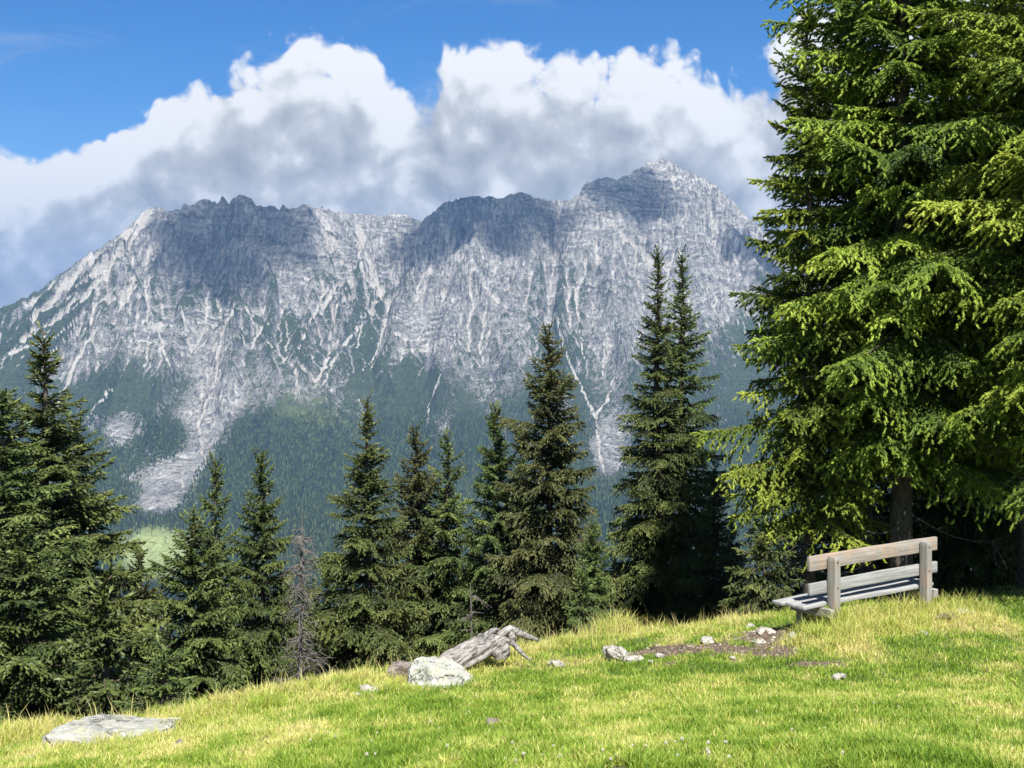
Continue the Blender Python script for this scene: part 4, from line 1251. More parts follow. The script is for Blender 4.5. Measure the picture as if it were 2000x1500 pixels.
def build_cluster():
    """the big spruces behind the bench: their own crowns, near enough to show every shoot"""
    rng = np.random.default_rng(14)
    nk = dict(near=True, sh_len=.10, sh_wid=.0135, lat_gap=.075, sh_gap=.056, droop=.45)
    data = [
        # u of trunk, top z above eye, Y, radius, crown base above ground, trunk radius, label
        (1578, 5.0, 18.8, 1.45, 1.2, .085, 'slim near spruce with its spire at the left of the big clump by the bench'),
        (1762, 9.6, 18.6, 2.15, 2.4, .17, 'largest near spruce with the thick trunk right behind the bench'),
        (2075, 8.6, 17.2, 2.15, 2.4, .16, 'near spruce cut by the right edge with bright branches reaching in'),
        (1690, 6.4, 20.2, 1.7, 2.3, .11, 'near spruce whose thinner trunk stands behind the middle of the bench'),
        (1850, 6.6, 22.0, 1.8, 0.3, .09, 'dark spruce deep in the shade right of the bench'),
        (1960, 6.6, 22.4, 1.9, 0.3, .09, 'dark spruce deep in the shade at the right edge'),
        (1665, 5.6, 22.6, 1.8, 0.3, .08, 'dark spruce deep in the shade behind the left end of the bench'),
        (1995, 7.4, 19.8, 1.8, 2.3, .07, 'thin trunked dark spruce at the right edge behind the near branches'),
    ]
    for i, (u, top, Y, Rb, zl, tr, lab) in enumerate(data):
        x = (u - 1000) / F * Y
        g = ground_z(x, Y)[0]
        H = EYE + top - g
        vis = EYE + (700 / F) * Y - g                # nothing above this shows
        o = make_spruce(200 + i, H, Rb, gap=.36, per=8, zlow=zl, ztop=vis + .6, profile=.80 if i == 0 else .50, waist=.9, ragged=.24, trunk_r=tr, dead=26, name='spruce', mat=M_NEEDLE_FAR if 'deep in the shade' in lab else None, **nk)  # spruces deep in the shade get darker needles: shade put into their colour
        o.location = (x, Y, g)
        o.rotation_euler = (0, 0, rng.uniform(0, 6.28))
        tag(o, lab, 'spruce', 'big spruces behind the bench')
    # dark bush of spruce shoots low at the left of the bench
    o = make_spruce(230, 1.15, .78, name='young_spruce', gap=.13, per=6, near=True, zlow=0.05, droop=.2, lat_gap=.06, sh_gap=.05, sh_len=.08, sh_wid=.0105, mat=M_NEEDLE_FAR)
    p = at(1492, 1200, 18.0); g = ground_z(p[0], 18.0)[0]
    o.location = (p[0], 18.0, g)
    tag(o, 'low dark spruce bush at the left end of the bench, under the big spruces', 'young spruce')

def build_snag():
    rng = np.random.default_rng(33)
    def snag(u, v, Y, r0, n, lab, ln):
        p = at(u, v, Y); g = ground_z(p[0], Y)[0]; H = p[2] - g
        root = empty('dead_tree', (p[0], Y, g))
        trunk_mesh(rng, H, r0, root, mat=M_DEAD)
        b = Bag()
        for i in range(n):
            f = rng.uniform(.06, .98); zb = H * (1 - f); l = ln * (0.15 + f) * rng.uniform(.35, 1.0); az = rng.uniform(0, 6.28)
            h = np.array([math.cos(az), math.sin(az), 0]); sd_ = np.array([-h[1], h[0], 0])
            s = np.linspace(0, 1, 6)
            P = s[:, None] * l * h + up_v * (zb - l * .55 * s + .45 * l * s ** 3)[:, None] + sd_ * (rng.normal(0, .15) * l * s * s)[:, None]
            b.tube(P, np.linspace(.012, .003, 6), 4)
            for q in range(rng.integers(5, 11)):
                k = rng.integers(1, 6); d = h * rng.uniform(.1, .8) + sd_ * rng.choice([-1, 1]) * rng.uniform(.3, 1) + up_v * rng.uniform(-.9, .1)
                t_ = np.linspace(0, 1, 3)[:, None]
                b.tube(P[k] + t_ * d * rng.uniform(.08, .28), np.linspace(.006, .002, 3), 3)
        b.build('crown', M_DEAD, root)
        tag(root, lab, 'dead tree', 'bare dead trees')
    snag(588, 992, 20.5, .06, 240, 'grey dead spruce with bare twigs, left of the full spruce', .75)
    snag(920, 1140, 19.8, .022, 22, 'thin bare grey dead tree behind the weathered log', .34)

build_row()
build_cluster()
build_snag()
# ------------------------------------------------------------------ bench
def beam_bm(a, b, wy, wz, bevel=0.008, seed=0, rough=0.0015, seg=14, roundtop=False):
    """a sawn board between two local points (along its own length), bevelled and slightly worn"""
    rng = np.random.default_rng(seed)
    a, b = Vector(a), Vector(b)
    L = (b - a).length
    bm = bmesh.new()
    bmesh.ops.create_cube(bm, size=1.0)
    for v in bm.verts:
        v.co = Vector((v.co.x * L, v.co.y * wy, v.co.z * wz))
    bmesh.ops.bevel(bm, geom=bm.edges[:], offset=bevel, segments=2, profile=0.6, affect='EDGES')
    if roundtop:      # the post's head is rounded off across its width
        for v in bm.verts:
            if v.co.x > L / 2 - bevel * 1.5:
                v.co.x -= 1.9 * (abs(v.co.z) ** 2) / wz + 0.10 * (v.co.y + wy / 2)
    x = [-L / 2 + L * i / seg for i in range(1, seg)]
    for xx in x:
        r = bmesh.ops.bisect_plane(bm, geom=bm.verts[:] + bm.edges[:] + bm.faces[:], plane_co=(xx, 0, 0), plane_no=(1, 0, 0))
    ph = rng.uniform(0, 9, 4)
    for v in bm.verts:
        t = v.co.x
        v.co.y += rough * 2 * math.sin(t * 3.1 + ph[0]) + rough * math.sin(t * 9 + ph[1]) * (1 if v.co.y > 0 else -1) + rng.normal(0, rough * .4)
        v.co.z += rough * 2 * math.sin(t * 2.3 + ph[2]) + rough * math.sin(t * 8 + ph[3]) * (1 if v.co.z > 0 else -1) + rng.normal(0, rough * .4)
    d = (b - a).normalized()
    up = Vector((0, 0, 1)) if abs(d.z) < 0.9 else Vector((0, 1, 0))
    y = up.cross(d).normalized(); z = d.cross(y)
    M = Matrix((d, y, z)).transposed().to_4x4()
    M.translation = (a + b) / 2
    bm.transform(M)
    return bm

def bm_obj(name, bm, mat, parent=None, smooth=True):
    me = bpy.data.meshes.new(name)
    bm.normal_update()
    bm.to_mesh(me); bm.free()
    me.materials.append(mat)
    if smooth:
        for p in me.polygons: p.use_smooth = True
        me.set_sharp_from_angle(angle=R(35))
    o = bpy.data.objects.new(name, me)
    COL.objects.link(o)
    if parent is not None: o.parent = parent
    return o

def wood_material(name, axis, pale, warm=0.0, dark=0.5):
    """grey weathered timber, grain along one local axis"""
    m, t = material(name)
    tc = t.n('ShaderNodeTexCoord').outputs['Object']
    st = [34.0, 34.0, 34.0]; st[axis] = 1.6
    g = t.noise(t.vmath('MULTIPLY', tc, tuple(st)), 1.0, 6, 0.68, 0.4)
    st2 = [90.0, 90.0, 90.0]; st2[axis] = 2.5
    f = t.noise(t.vmath('MULTIPLY', tc, tuple(st2)), 1.0, 3, 0.6)
    patch = t.noise(tc, 3.2, 5, 0.65)
    lichen = t.noise(tc, 22.0, 4, 0.7)
    a = tuple(c * dark for c in pale)
    col = t.ramp(t.math('ADD', t.math('MULTIPLY', g, 0.65), t.math('MULTIPLY', f, 0.35)),
                 [(0.30, tuple(c * 0.35 for c in pale)), (0.46, tuple(c * 0.72 for c in pale)), (0.60, pale), (0.80, tuple(min(1, c * 1.3) for c in pale))])
    if warm:
        col = t.mix(t.math('MULTIPLY', t.smooth(patch, 0.46, 0.66), warm), col, (0.46, 0.25, 0.13))
    col = t.mix(t.math('MULTIPLY', t.smooth(lichen, 0.60, 0.72), 0.45), col, (0.52, 0.53, 0.48))
    t.put(t.bsdf.inputs['Base Color'], col)
    t.bsdf.inputs['Roughness'].default_value = 0.8
    t.put(t.bsdf.inputs['Normal'], t.bump(t.math('ADD', g, t.math('MULTIPLY', f, 0.5)), 0.6, 0.006))
    return m

def build_bench():
    Z0 = -0.985                                   # top of the backrest
    ang = math.atan2(1.35, 1.905)
    root = empty('park_bench', (3.365, 13.85, -1.77), ang)
    # local axes: x along the bench, y towards the seat, z up from the empty
    zt = Z0 + 1.77
    L = 2.335
    warm = wood_material('warm_weathered_board', 0, (0.335, 0.305, 0.265), 0.42)
    grey = wood_material('grey_weathered_board', 0, (0.34, 0.34, 0.33), 0.0)
    post = wood_material('weathered_post', 2, (0.30, 0.285, 0.255), 0.2)
    side = wood_material('weathered_bearer', 1, (0.33, 0.31, 0.28), 0.15)
    o = bm_obj('backrest_board', beam_bm((0, 0.03, zt - .082), (L, 0.03, zt - .082), .048, .165, seed=1), warm, root)
    o['label'] = 'upper backrest board, warm orange grey wood'
    o = bm_obj('backrest_board', beam_bm((0, 0.03, zt - .372), (L, 0.03, zt - .372), .042, .135, seed=2), grey, root)
    o['label'] = 'lower backrest board, silver grey and scuffed'
    for k, x in enumerate((0.33, 2.01)):
        bm_obj('post', beam_bm((x, -0.055, -0.45), (x, -0.055, zt + .012), .105, .11, .012, seed=4 + k, roundtop=True), post, root)
    bolt, tb = material('rusty_bolt')
    tb.bsdf.inputs['Base Color'].default_value = (0.10, 0.065, 0.045, 1); tb.bsdf.inputs['Metallic'].default_value = 0.6; tb.bsdf.inputs['Roughness'].default_value = 0.6
    posts = [o_ for o_ in root.children if o_.name.startswith('post')]
    for po, x in zip(posts, (0.33, 2.01)):
        for dz in (.082, .372):
            bm = bmesh.new()
            bmesh.ops.create_uvsphere(bm, u_segments=10, v_segments=6, radius=.013, matrix=Matrix.Translation((x, -0.111, zt - dz)) @ Matrix.Diagonal((1, .5, 1, 1)))
            bm_obj('bolt', bm, bolt, po)
    zs = zt - 0.555                               # top of the seat
    for k, (y, w) in enumerate(((0.085, .135), (0.245, .135), (0.415, .155))):
        x0 = -0.09 + (0.0, 0.012, -0.01)[k]
        bm_obj('seat_slat', beam_bm((x0, y, zs - .022), (L - .06, y, zs - .022), w, .044, .012, seed=8 + k, rough=.0025), grey, root)
    for k, x in enumerate((0.225, 2.115)):
        bm_obj('bearer', beam_bm((x, -0.13, zs - .10), (x, 0.47, zs - .10), .075, .10, .006, seed=15 + k, seg=5), side, root)
        bm_obj('leg', beam_bm((x + .085, 0.40, -0.75), (x + .085, 0.40, zs - .048), .08, .10, .008, seed=19 + k, seg=5), post, root)
    tag(root, 'weathered grey wooden bench with two backrest boards facing the valley', 'bench')

# ------------------------------------------------------------------ rocks
def rock_material(name, base, alt, lichen, lich_amt=0.5, scale=6.0):
    m, t = material(name)
    tc = t.n('ShaderNodeTexCoord').outputs['Object']
    n1 = t.noise(tc, scale, 7, 0.65); n2 = t.noise(tc, scale * 6, 4, 0.7); n3 = t.noise(tc, scale * 1.7, 5, 0.6, 0.6)
    col = t.mix(t.smooth(n1, 0.35, 0.65), base, alt)
    col = t.mix(t.math('MULTIPLY', t.smooth(n3, 0.5, 0.62), lich_amt), col, lichen)
    col = t.mix(t.math('MULTIPLY', t.smooth(n2, 0.60, 0.75), 0.6), col, tuple(c * 0.35 for c in base))
    wv = t.vmath('ADD', t.vmath('MULTIPLY', tc, (1.0, 1.0, 1.8)), t.vmath('SCALE', t.noise(tc, scale, 4, 0.6, out=1), scale=0.35))
    cr = t.voro(wv, scale * 0.36, 2.0, 'DISTANCE_TO_EDGE')
    crack = t.math('MULTIPLY', t.smooth(cr, 0.045, 0.0), t.smooth(n3, 0.42, 0.55))
    spot = t.smooth(t.noise(tc, scale * 11, 3, 0.75), 0.56, 0.66)
    col = t.mix(t.math('MULTIPLY', spot, 0.55), col, tuple(c * 0.30 for c in base))
    col = t.mix(t.math('MULTIPLY', crack, 0.55), col, tuple(c * 0.22 for c in base))
    t.put(t.bsdf.inputs['Base Color'], col)
    t.bsdf.inputs['Roughness'].default_value = 0.9
    t.put(t.bsdf.inputs['Normal'], t.bump(t.math('SUBTRACT', t.math('ADD', n1, t.math('MULTIPLY', n2, 0.5)), t.math('MULTIPLY', crack, 0.6)), 0.9, 0.04))
    return m

def rock_mesh(name, size, seed, mat, facets=9, sub=5, flat=0.0, amp=0.07, pts=None, soft=1, chop=0.0):
    """a broken stone: hull of a few corners, subdivided and roughened"""
    rng = np.random.default_rng(seed)
    bm = bmesh.new()
    if pts is None:
        P = rng.normal(size=(facets + 6, 3)); P /= np.linalg.norm(P, axis=1)[:, None]
        P[:, 2] = np.where(P[:, 2] > 1 - flat, 1 - flat, P[:, 2])
        pts = P * (np.array(size) / 2)
    for p in pts: bm.verts.new(tuple(p))
    r = bmesh.ops.convex_hull(bm, input=bm.verts[:])
    bmesh.ops.delete(bm, geom=list({g for g in list(r['geom_interior']) + list(r['geom_unused']) if isinstance(g, bmesh.types.BMVert)}), context='VERTS')
    bmesh.ops.triangulate(bm, faces=bm.faces[:])
    mx = max(size)
    for _ in range(sub):
        lng = [e for e in bm.edges if e.calc_length() > mx / 16]
        if not lng: break
        bmesh.ops.subdivide_edges(bm, edges=lng, cuts=1, use_grid_fill=True)
        bmesh.ops.triangulate(bm, faces=bm.faces[:])
    for _ in range(soft):
        bmesh.ops.smooth_vert(bm, verts=bm.verts[:], factor=0.5, use_axis_x=True, use_axis_y=True, use_axis_z=True)
    bm.normal_update()
    co = np.array([v.co for v in bm.verts]); no = np.array([v.normal for v in bm.verts])
    f = 2.6 / mx
    d = 0.0
    for k, (g, a) in enumerate(((1, 1), (2.3, .5), (5, .28), (11, .14))):
        d = d + a * vnoise(co[:, 0] * f * g + co[:, 2] * f * g * .7 + seed, co[:, 1] * f * g - co[:, 2] * f * g * .6 + seed, 100 + k)
    if chop:                                     # flat broken faces
        q = vnoise(co[:, 0] * f * 1.6 + seed, co[:, 1] * f * 1.6 + co[:, 2] * f, 140)
        d = d + chop * (np.round(q * 5) / 5 - q) * 6
    lay = np.abs(((co[:, 2] * 1.0 + 0.15 * co[:, 0]) / (mx * .13)) % 1 - .5)
    co = co + no * ((d * amp + 0.010 * (lay < .08) * -1) * mx)[:, None]
    for v, c in zip(bm.verts, co): v.co = c
    return bm_obj(name, bm, mat, smooth=True)

M_PALE = rock_material('pale_lichen_stone', (0.31, 0.31, 0.28), (0.49, 0.49, 0.44), (0.43, 0.45, 0.29), 0.5)
M_SLAB = rock_material('grey_green_slab_stone', (0.25, 0.25, 0.225), (0.39, 0.39, 0.345), (0.40, 0.385, 0.21), 0.5, 4.0)
M_PINK = rock_material('brownish_stone', (0.17, 0.13, 0.11), (0.28, 0.235, 0.205), (0.34, 0.32, 0.29), 0.4)
M_WHITE = rock_material('whitish_stone', (0.38, 0.355, 0.31), (0.53, 0.50, 0.45), (0.36, 0.29, 0.21), 0.35, 14.0)

def sit(o, p, sink=0.3, rz=0.0):
    h = o.dimensions.z
    zs = [v.co.z for v in o.data.vertices]
    o.location = (p[0], p[1], p[2] - min(zs) - sink * (max(zs) - min(zs)))
    o.rotation_euler = (0, 0, rz)

def build_rocks():
    # flat slab at the lower left: its outline as seen, a tilted tabular block
    def slab_pts():
        top = [(82, 1440, 9.75), (128, 1414, 10.15), (172, 1398, 10.5), (260, 1398, 10.62), (354, 1401, 10.62), (334, 1420, 10.2), (312, 1426, 9.95), (250, 1440, 9.72), (180, 1450, 9.62)]
        P = [at(*q) for q in top]
        low = [p + np.array([0.03 * np.sign(p[0] + 3.2), 0.03, -0.32]) for p in P]
        return P + low
    P = np.array(slab_pts()); c = P.mean(0)
    o = rock_mesh('flat_rock', (1.2, 1.0, .3), 3, M_SLAB, pts=P - c, amp=0.03, sub=6, chop=.4, soft=0)
    o.location = c
    tag(o, 'large flat grey green slab rock in the dry grass at the lower left', 'rock')
    # pale boulder: corners read off the photograph with their own depths
    Q = [(800, 1296, 12.55), (815, 1285, 12.75), (850, 1284, 12.85), (880, 1288, 12.85), (905, 1303, 12.75), (926, 1318, 12.55), (931, 1330, 12.40), (905, 1346, 12.12), (884, 1356, 12.02), (868, 1342, 11.98), (845, 1345, 11.98), (820, 1348, 12.02), (802, 1345, 12.1), (797, 1320, 12.2),
         (806, 1306, 12.2), (850, 1302, 12.1), (880, 1310, 12.1), (905, 1325, 12.1)]
    P = np.array([at(*q) for q in Q]); P = np.concatenate([P, P[:14] * [1, 1, 0] + [0, 0.05, -2.55]]); c = P.mean(0)
    o = rock_mesh('boulder', (.75, .7, .5), 8, M_PALE, pts=P - c, amp=0.055, sub=6, chop=.5, soft=0)
    o.location = c
    tag(o, 'pale lichen covered boulder sitting in the grass at the rim', 'boulder')
    Q = [(756, 1312, 12.95), (764, 1296, 13.1), (778, 1289, 13.2), (806, 1291, 13.2), (812, 1312, 12.95), (790, 1300, 12.9)]
    P = np.array([at(*q) for q in Q]); P = np.concatenate([P, P * [1, 1, 0] + [0, 0.1, -2.6]]); c = P.mean(0)
    o = rock_mesh('rock', (.35, .4, .3), 12, M_PINK, pts=P - c, amp=0.05)
    o.location = c
    tag(o, 'brownish pink rock behind the left end of the pale boulder', 'rock')
    stones = [  # u, v of the foot, width px, height/width, material, label
        (722, 1352, 44, .36, M_WHITE, 'small pale stone in the grass left of the boulder'),
        (701, 1360, 20, .4, M_WHITE, 'tiny pale stone left of the small stone by the boulder'),
        (1087, 1302, 36, .36, M_WHITE, 'small whitish stone in the grass between the log and the bare earth'),
        (1206, 1289, 60, .52, M_WHITE, 'largest whitish lumpy stone on the bare earth'),
        (1186, 1278, 26, .8, M_WHITE, 'small knobbly stone leaning on the largest stone of the bare earth'),
        (1240, 1292, 46, .28, M_WHITE, 'flat whitish stone right of the largest stone on bare earth'),
        (1288, 1286, 22, .6, M_WHITE, 'small upright pale stone at the middle of the bare earth'),
        (1384, 1256, 36, .32, M_WHITE, 'flat pale stone in the grass beyond the bare earth'),
        (1463, 1228, 24, .4, M_WHITE, 'small flat stone in the dry grass left of the bench'),
        (1494, 1238, 44, .42, M_WHITE, 'wedge shaped whitish stone in front of the bench seat'),
        (1547, 1254, 18, 1.25, M_WHITE, 'small upright white stone below the left end of the bench'),
        (1484, 1256, 36, .16, M_WHITE, 'thin flat stone at the edge of the earth below the bench'),
        (1640, 1329, 34, .45, M_WHITE, 'whitish stone alone in the short grass below the bench'),
        (1846, 1212, 52, .34, M_PINK, 'low brownish stone in the tussock right of the bench'),
        (1882, 1204, 46, .30, M_WHITE, 'flat pale stone at the right of the tussock by the bench'),
        (1802, 1240, 30, .22, M_WHITE, 'flat stone nearly sunk in the grass below the right bench post'),
        (960, 1422, 46, .42, M_PINK, 'brownish stone sunk in the lawn in the middle foreground'),
        (348, 1462, 20, 1.1, M_PINK, 'small upright stone right of the flat slab'),
        (415, 1436, 32, .5, M_PINK, 'small grey brown stone in the grass right of the flat slab'),
        (60, 1490, 40, .35, M_WHITE, 'broken pale stone in the grass at the lower left corner'),
        (1430, 1290, 16, .5, M_WHITE, 'tiny pale stone at the lower edge of the bare earth'),
        (1270, 1296, 14, .5, M_WHITE, 'tiny pale stone below the small upright stone of the bare earth'),
    ]
    for i, (u, v, wpx, hr, m, lab) in enumerate(stones):
        p = on_ground(u, v)
        w = wpx / F * p[1]
        o = rock_mesh('stone', (w, w * .8, w * hr * 1.5), 40 + i, m, facets=9, sub=3, flat=.25, amp=.11, soft=0, chop=.2)
        sit(o, p, 0.28, 0.0)
        o.rotation_euler = (0, 0, (i * 1.3) % 0.9 - .45)
        tag(o, lab, 'stone', 'loose stones on the meadow')

# ------------------------------------------------------------------ weathered log with its roots
def skin_tube(bag, pts, rad, rng, sides=14, n=30, rough=0.05, twist=0.0, ribs=0.0):
    pts = np.asarray(pts, float)
    s = np.linspace(0, len(pts) - 1, n); k = np.arange(len(pts))
    P = np.stack([np.interp(s, k, pts[:, c]) for c in range(3)], -1)
    for _ in range(2):
        P[1:-1] = (P[:-2] + 2 * P[1:-1] + P[2:]) / 4
    rr = np.interp(s, k, rad)
    tan = np.gradient(P, axis=0); tan /= np.linalg.norm(tan, axis=1)[:, None]
    ref = np.array([0, 0, 1.0]); a = np.cross(tan, ref); a /= np.linalg.norm(a, axis=1)[:, None] + 1e-9; b = np.cross(tan, a)
    th = np.linspace(0, 2 * np.pi, sides, endpoint=False)
    ph = rng.uniform(0, 6, 3)
    shape = 1 + ribs * (np.sin(3 * th + ph[0])[None] * .5 + np.sin(5 * th + ph[1] + s[:, None] * twist)) + rough * rng.normal(size=(n, sides)) * .4 + rough * np.sin(s[:, None] * 3 + th[None] * 2 + ph[2])
    v = P[:, None] + (rr[:, None] * shape)[..., None] * (np.cos(th)[None, :, None] * a[:, None] + np.sin(th)[None, :, None] * b[:, None])
    i = np.arange(n * sides).reshape(n, sides)
    f = np.stack([i[:-1], np.roll(i[:-1], -1, 1), np.roll(i[1:], -1, 1), i[1:]], -1).reshape(-1, 4)
    vv = v.reshape(-1, 3)
    c0, c1 = len(vv), len(vv) + 1
    vv = np.concatenate([vv, P[:1], P[-1:]])
    cap = [(c0, i[0][(j + 1) % sides], i[0][j], i[0][j]) for j in range(sides)] + [(c1, i[-1][j], i[-1][(j + 1) % sides], i[-1][(j + 1) % sides]) for j in range(sides)]
    bag.add(vv, f)
    return vv

def build_log():
    rng = np.random.default_rng(77)
    base = at(900, 1300, 13.6)
    root = empty('fallen_log', base)
    m, t = material('bleached_log_wood')
    tc = t.n('ShaderNodeTexCoord').outputs['Object']
    g = t.noise(t.vmath('MULTIPLY', t.comb(t.vmath('DOT_PRODUCT', tc, (.80, .30, .52)), t.vmath('DOT_PRODUCT', tc, (-.52, 0, .85)), t.vmath('DOT_PRODUCT', tc, (-.3, .95, 0))), (5.0, 34.0, 34.0)), 1.0, 6, 0.7, 0.3)
    p = t.noise(tc, 5.0, 5, 0.65)
    col = t.ramp(g, [(0.38, (0.04, 0.035, 0.03)), (0.46, (0.16, 0.148, 0.135)), (0.55, (0.29, 0.275, 0.255)), (0.70, (0.40, 0.385, 0.36))])
    col = t.mix(t.math('MULTIPLY', t.smooth(p, 0.58, 0.70), 0.6), col, (0.40, 0.24, 0.11))
    t.put(t.bsdf.inputs['Base Color'], col)
    t.put(t.bsdf.inputs['Normal'], t.bump(g, 0.9, 0.02))
    W = lambda q: at(*q) - base
    # two split halves of the old trunk, grooved along the grain
    b = Bag()
    skin_tube(b, [W(q) for q in ((836, 1318, 13.3), (870, 1294, 13.45), (910, 1270, 13.6), (938, 1255, 13.72), (956, 1247, 13.8))], [.07, .088, .09, .082, .06], rng, 30, 70, .07, .12, .15)
    skin_tube(b, [W(q) for q in ((872, 1318, 13.15), (905, 1295, 13.28), (938, 1274, 13.4), (962, 1262, 13.5), (978, 1258, 13.6))], [.055, .078, .088, .085, .06], rng, 30, 70, .07, .12, .17)
    b.build('trunk', m, root)
    for pts, rad in (
        ([(936, 1258, 13.65), (952, 1242, 13.62), (962, 1234, 13.6), (973, 1229, 13.56)], [.075, .055, .042, .022]),
        ([(950, 1252, 13.8), (975, 1243, 13.85), (992, 1231, 13.9), (999, 1229, 13.92)], [.075, .05, .05, .052]),
        ([(996, 1228, 13.92), (1010, 1235, 13.95), (1030, 1243, 14.0), (1054, 1251, 14.1)], [.05, .042, .034, .012]),
        ([(960, 1247, 13.6), (985, 1250, 13.52), (1003, 1257, 13.46), (1014, 1269, 13.42), (1024, 1281, 13.4), (1039, 1290, 13.4)], [.06, .036, .030, .026, .018, .006]),
        ([(995, 1233, 13.9), (1001, 1247, 13.87), (999, 1258, 13.84)], [.042, .04, .022]),
        ([(968, 1256, 13.55), (982, 1262, 13.5), (988, 1274, 13.48), (980, 1286, 13.46)], [.085, .07, .055, .04]),
        ([(955, 1268, 13.5), (972, 1275, 13.45), (976, 1288, 13.44)], [.07, .06, .045]),
    ):
        b = Bag(); skin_tube(b, [W(q) for q in pts], rad, rng, 12, 26, .06, .3, .10)
        b.build('root', m, root)
    b = Bag()
    b.tube([W(q) for q in ((970, 1231, 13.55), (974, 1229, 13.5), (977, 1231, 13.5))], [.012, .01, .004], 5)
    b.build('broken_stub', m, root)
    tag(root, 'bleached fallen log with broken roots lying behind the pale boulder', 'log')

# ------------------------------------------------------------------ clover heads in the lawn
def build_clover():
    rng = np.random.default_rng(5)
    m, t = material('clover_white')
    t.bsdf.inputs['Base Color'].default_value = (0.48, 0.46, 0.38, 1)
    g, tg = material('clover_stem'); tg.bsdf.inputs['Base Color'].default_value = (0.10, 0.16, 0.03, 1)
    bm = bmesh.new()
    for i in range(46):                                   # florets of the head
        z = 1 - 2 * (i + .5) / 46; r = math.sqrt(1 - z * z); a = i * 2.39996
        d = Vector((r * math.cos(a), r * math.sin(a), z))
        s = Matrix.Translation(Vector((0, 0, .075)) + d * .0075) @ d.to_track_quat('Z', 'Y').to_matrix().to_4x4()
        bmesh.ops.create_cone(bm, segments=4, radius1=.0026, radius2=.0008, depth=.0075, cap_ends=True, matrix=s)
    ns = len(bm.faces)
    bmesh.ops.create_cone(bm, segments=4, radius1=.0012, radius2=.001, depth=.075, matrix=Matrix.Translation((0, 0, .035)))
    bm.faces.ensure_lookup_table()
    for f in bm.faces[ns:]: f.material_index = 1
    o0 = bm_obj('clover_flower', bm, m); o0.data.materials.append(g)
    spots = [(rng.uniform(980, 1480), rng.uniform(1462, 1500)) for _ in range(26)] + [(rng.uniform(560, 1000), rng.uniform(1380, 1495)) for _ in range(16)] + [(rng.uniform(780, 960), rng.uniform(1340, 1375)) for _ in range(9)] + [(rng.uniform(1480, 1980), rng.uniform(1380, 1495)) for _ in range(10)]
    for i, (u, v) in enumerate(spots):
        p = on_ground(u, v)
        o = o0 if i == 0 else o0.copy()
        if i: COL.objects.link(o)
        o.location = (p[0], p[1], p[2] - .01)
        s = rng.uniform(.5, .85); o.scale = (s, s, s)
        o.rotation_euler = (rng.normal(0, .15), rng.normal(0, .15), rng.uniform(0, 6))
        tag(o, 'small round white clover flower head in the green lawn', 'flower', 'white clover flowers in the lawn')

build_bench()
build_rocks()
build_log()
build_clover()
# ------------------------------------------------------------------ far things: forest, clouds overhead, haze
def build_forest(MT):
    rng = np.random.default_rng(8)
    X, Y, h, fo = MT['X'], MT['Y'], MT['h'], MT['forest']
    w = (fo * (np.abs(X) < 0.47 * Y) * (Y < 7000) * (h > -730)).ravel()
    w = np.where(w > 0.25, w, 0)
    p = w / w.sum()
    n = 120000
    idx = rng.choice(len(p), n, p=p)
    x = X.ravel()[idx] + rng.uniform(-4, 4, n); y = Y.ravel()[idx] + rng.uniform(-4, 4, n); z = h.ravel()[idx] - 2
    H = rng.uniform(8, 20, n); r = H * rng.uniform(.16, .24, n)
    a = rng.uniform(0, 6.28, n)
    V = np.zeros((n, 9, 3), np.float32)
    for k in range(4):
        t = a + k * math.pi / 2
        V[:, k] = np.stack([x + r * np.cos(t), y + r * np.sin(t), z + H * .08], -1)
        t = t + .8
        V[:, 4 + k] = np.stack([x + .62 * r * np.cos(t), y + .62 * r * np.sin(t), z + H * .42], -1)
    V[:, 8] = np.stack([x, y, z + H], -1)
    T = []
    for k in range(4):
        q = (k + 1) % 4
        T += [(k, q, 4 + k), (q, 4 + q, 4 + k), (4 + k, 4 + q, 8)]
    T = np.array(T)
    fc = (np.arange(n)[:, None, None] * 9 + T[None]).reshape(-1, 3)
    m, t = material('far_forest')
    c = t.ramp(t.attr('tint'), [(0.0, (0.012, 0.022, 0.012)), (0.5, (0.034, 0.052, 0.024)), (1.0, (0.11, 0.14, 0.05))])
    t.put(t.bsdf.inputs['Base Color'], c)
    t.bsdf.inputs['Specular IOR Level'].default_value = 0.1
    o = mesh_from('far_forest', V.reshape(-1, 3), fc, m, {'tint': np.repeat(np.clip(rng.normal(.45, .3, n), 0, 1), 9)})
    tag(o, 'dark conifer forest covering the lower slopes of the mountain', 'forest', kind='stuff')

def build_far_hills():
    xs = np.linspace(-14000, 14000, 240); ys = np.linspace(14500, 20000, 40)
    X, Y = np.meshgrid(xs, ys)
    z = -600 + 980 * np.exp(-((Y - 16500) / 1300) ** 2) * (0.85 + 0.5 * fbm(X / 2500, Y / 2500, 4, 5))
    m, t = material('distant_slope')
    geo = t.n('ShaderNodeNewGeometry').outputs['Position']
    t.put(t.bsdf.inputs['Base Color'], t.mix(t.noise(geo, 0.002, 5, .6), (0.03, 0.05, 0.025), (0.10, 0.11, 0.06)))
    o = mesh_from('hills', np.stack([X, Y, z], -1).reshape(-1, 3), grid_faces(240, 40), m, smooth=True)
    tag(o, 'blue distant hills at the left foot of the range', 'hills', kind='structure')

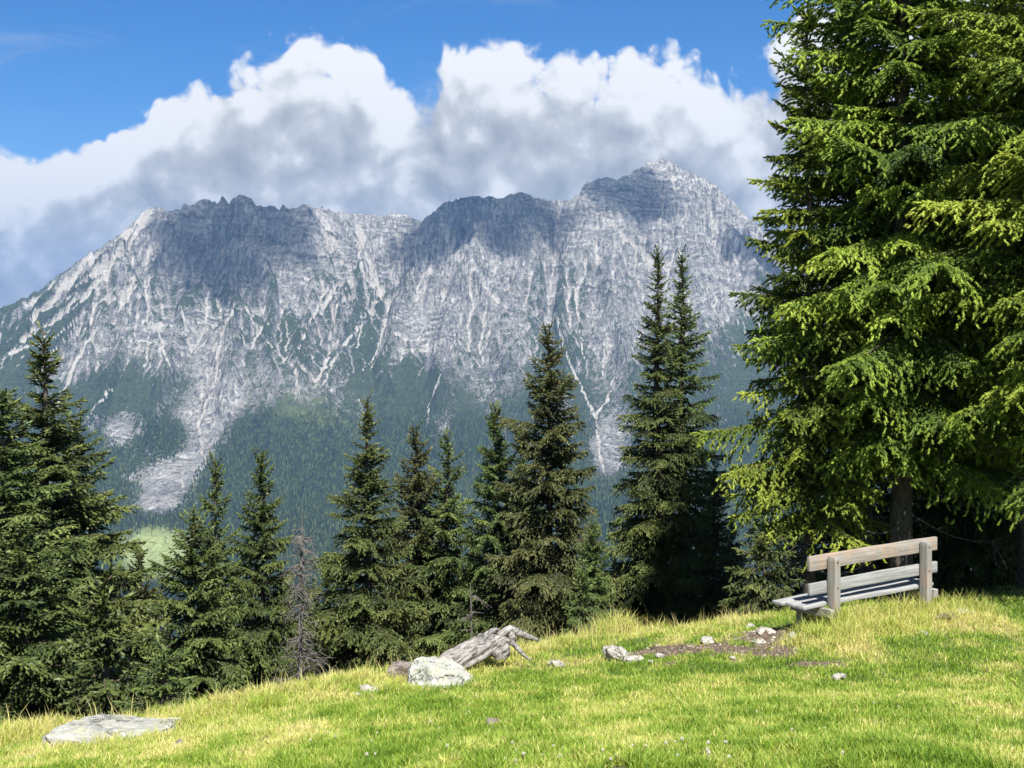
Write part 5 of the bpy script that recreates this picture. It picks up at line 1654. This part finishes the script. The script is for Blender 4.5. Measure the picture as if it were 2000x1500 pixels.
SUNV = np.array(sd)
def build_overhead_clouds():
    """flat bottomed cumulus that drift between the sun and the range, above the top of the picture"""
    m = bpy.data.materials.new('cloud_vapour'); m.use_nodes = True; m.node_tree.nodes.clear()
    t = NT(m.node_tree)
    pv = t.n('ShaderNodeVolumePrincipled')
    pv.inputs['Color'].default_value = (0.97, 0.98, 1, 1); pv.inputs['Density'].default_value = 0.0085; pv.inputs['Anisotropy'].default_value = 0.3
    t.link(pv.outputs[0], t.n('ShaderNodeOutputMaterial').inputs['Volume'])
    shades = SHADES
    for i, (u, v, Y, ru, rv, lab) in enumerate(shades):
        p = at(u, v, Y)
        zc = 2350.0
        s = (zc - p[2]) / SUNV[2]
        c = p + SUNV * s
        rng = np.random.default_rng(60 + i)
        bm = bmesh.new()
        bmesh.ops.create_icosphere(bm, subdivisions=5, radius=1.0)
        co = np.array([v_.co for v_ in bm.verts])
        d = 1 + 0.62 * fbm(co[:, 0] * 2.2 + i * 7 + co[:, 2], co[:, 1] * 2.2 - co[:, 2], 6, 300 + i, .6)
        ax, ay = ru / F * Y, rv / F * Y
        P = co * d[:, None] * np.array([ax, ay, 190.0])
        P[:, 2] = np.where(P[:, 2] < 0, P[:, 2] * .25, P[:, 2])
        for v_, q in zip(bm.verts, P): v_.co = q
        o = bm_obj('cloud', bm, m)
        o.location = c
        tag(o, lab, 'cloud', 'cumulus clouds above the picture')

SHADES = [
    (455, 480, 7000, 170, 195, 'broad cumulus high above the left wall of the range'),
    (860, 450, 7350, 80, 120, 'small cumulus high above the notch of the range'),
    (1000, 460, 7350, 130, 110, 'cumulus high above the middle wall of the range'),
    (1225, 430, 7600, 100, 80, 'small round cumulus high above the highest summit'),
    (1480, 500, 7400, 70, 90, 'small cumulus high above the right shoulder of the range'),
]

def build_haze():
    m = bpy.data.materials.new('mountain_air'); m.use_nodes = True; m.node_tree.nodes.clear()
    t = NT(m.node_tree)
    pv = t.n('ShaderNodeVolumePrincipled')
    pv.inputs['Color'].default_value = (0.30, 0.56, 1.0, 1)
    pv.inputs['Density'].default_value = HAZE
    pv.inputs['Anisotropy'].default_value = 0.2
    t.link(pv.outputs[0], t.n('ShaderNodeOutputMaterial').inputs['Volume'])
    bm = bmesh.new()
    bmesh.ops.create_cube(bm, size=1.0)
    lo, hi = np.array([-15000.0, -300.0, -1200.0]), np.array([15000.0, 21000.0, 1300.0])
    for v in bm.verts:
        v.co = Vector((lo + (np.array(v.co) + .5) * (hi - lo)).tolist())
    o = bm_obj('haze', bm, m, smooth=False)
    tag(o, 'thin blue summer haze in the air', 'haze', kind='stuff')
HAZE = 4.6e-5

MT = build_mountain()
build_forest(MT)
build_far_hills()
build_overhead_clouds()
build_haze()
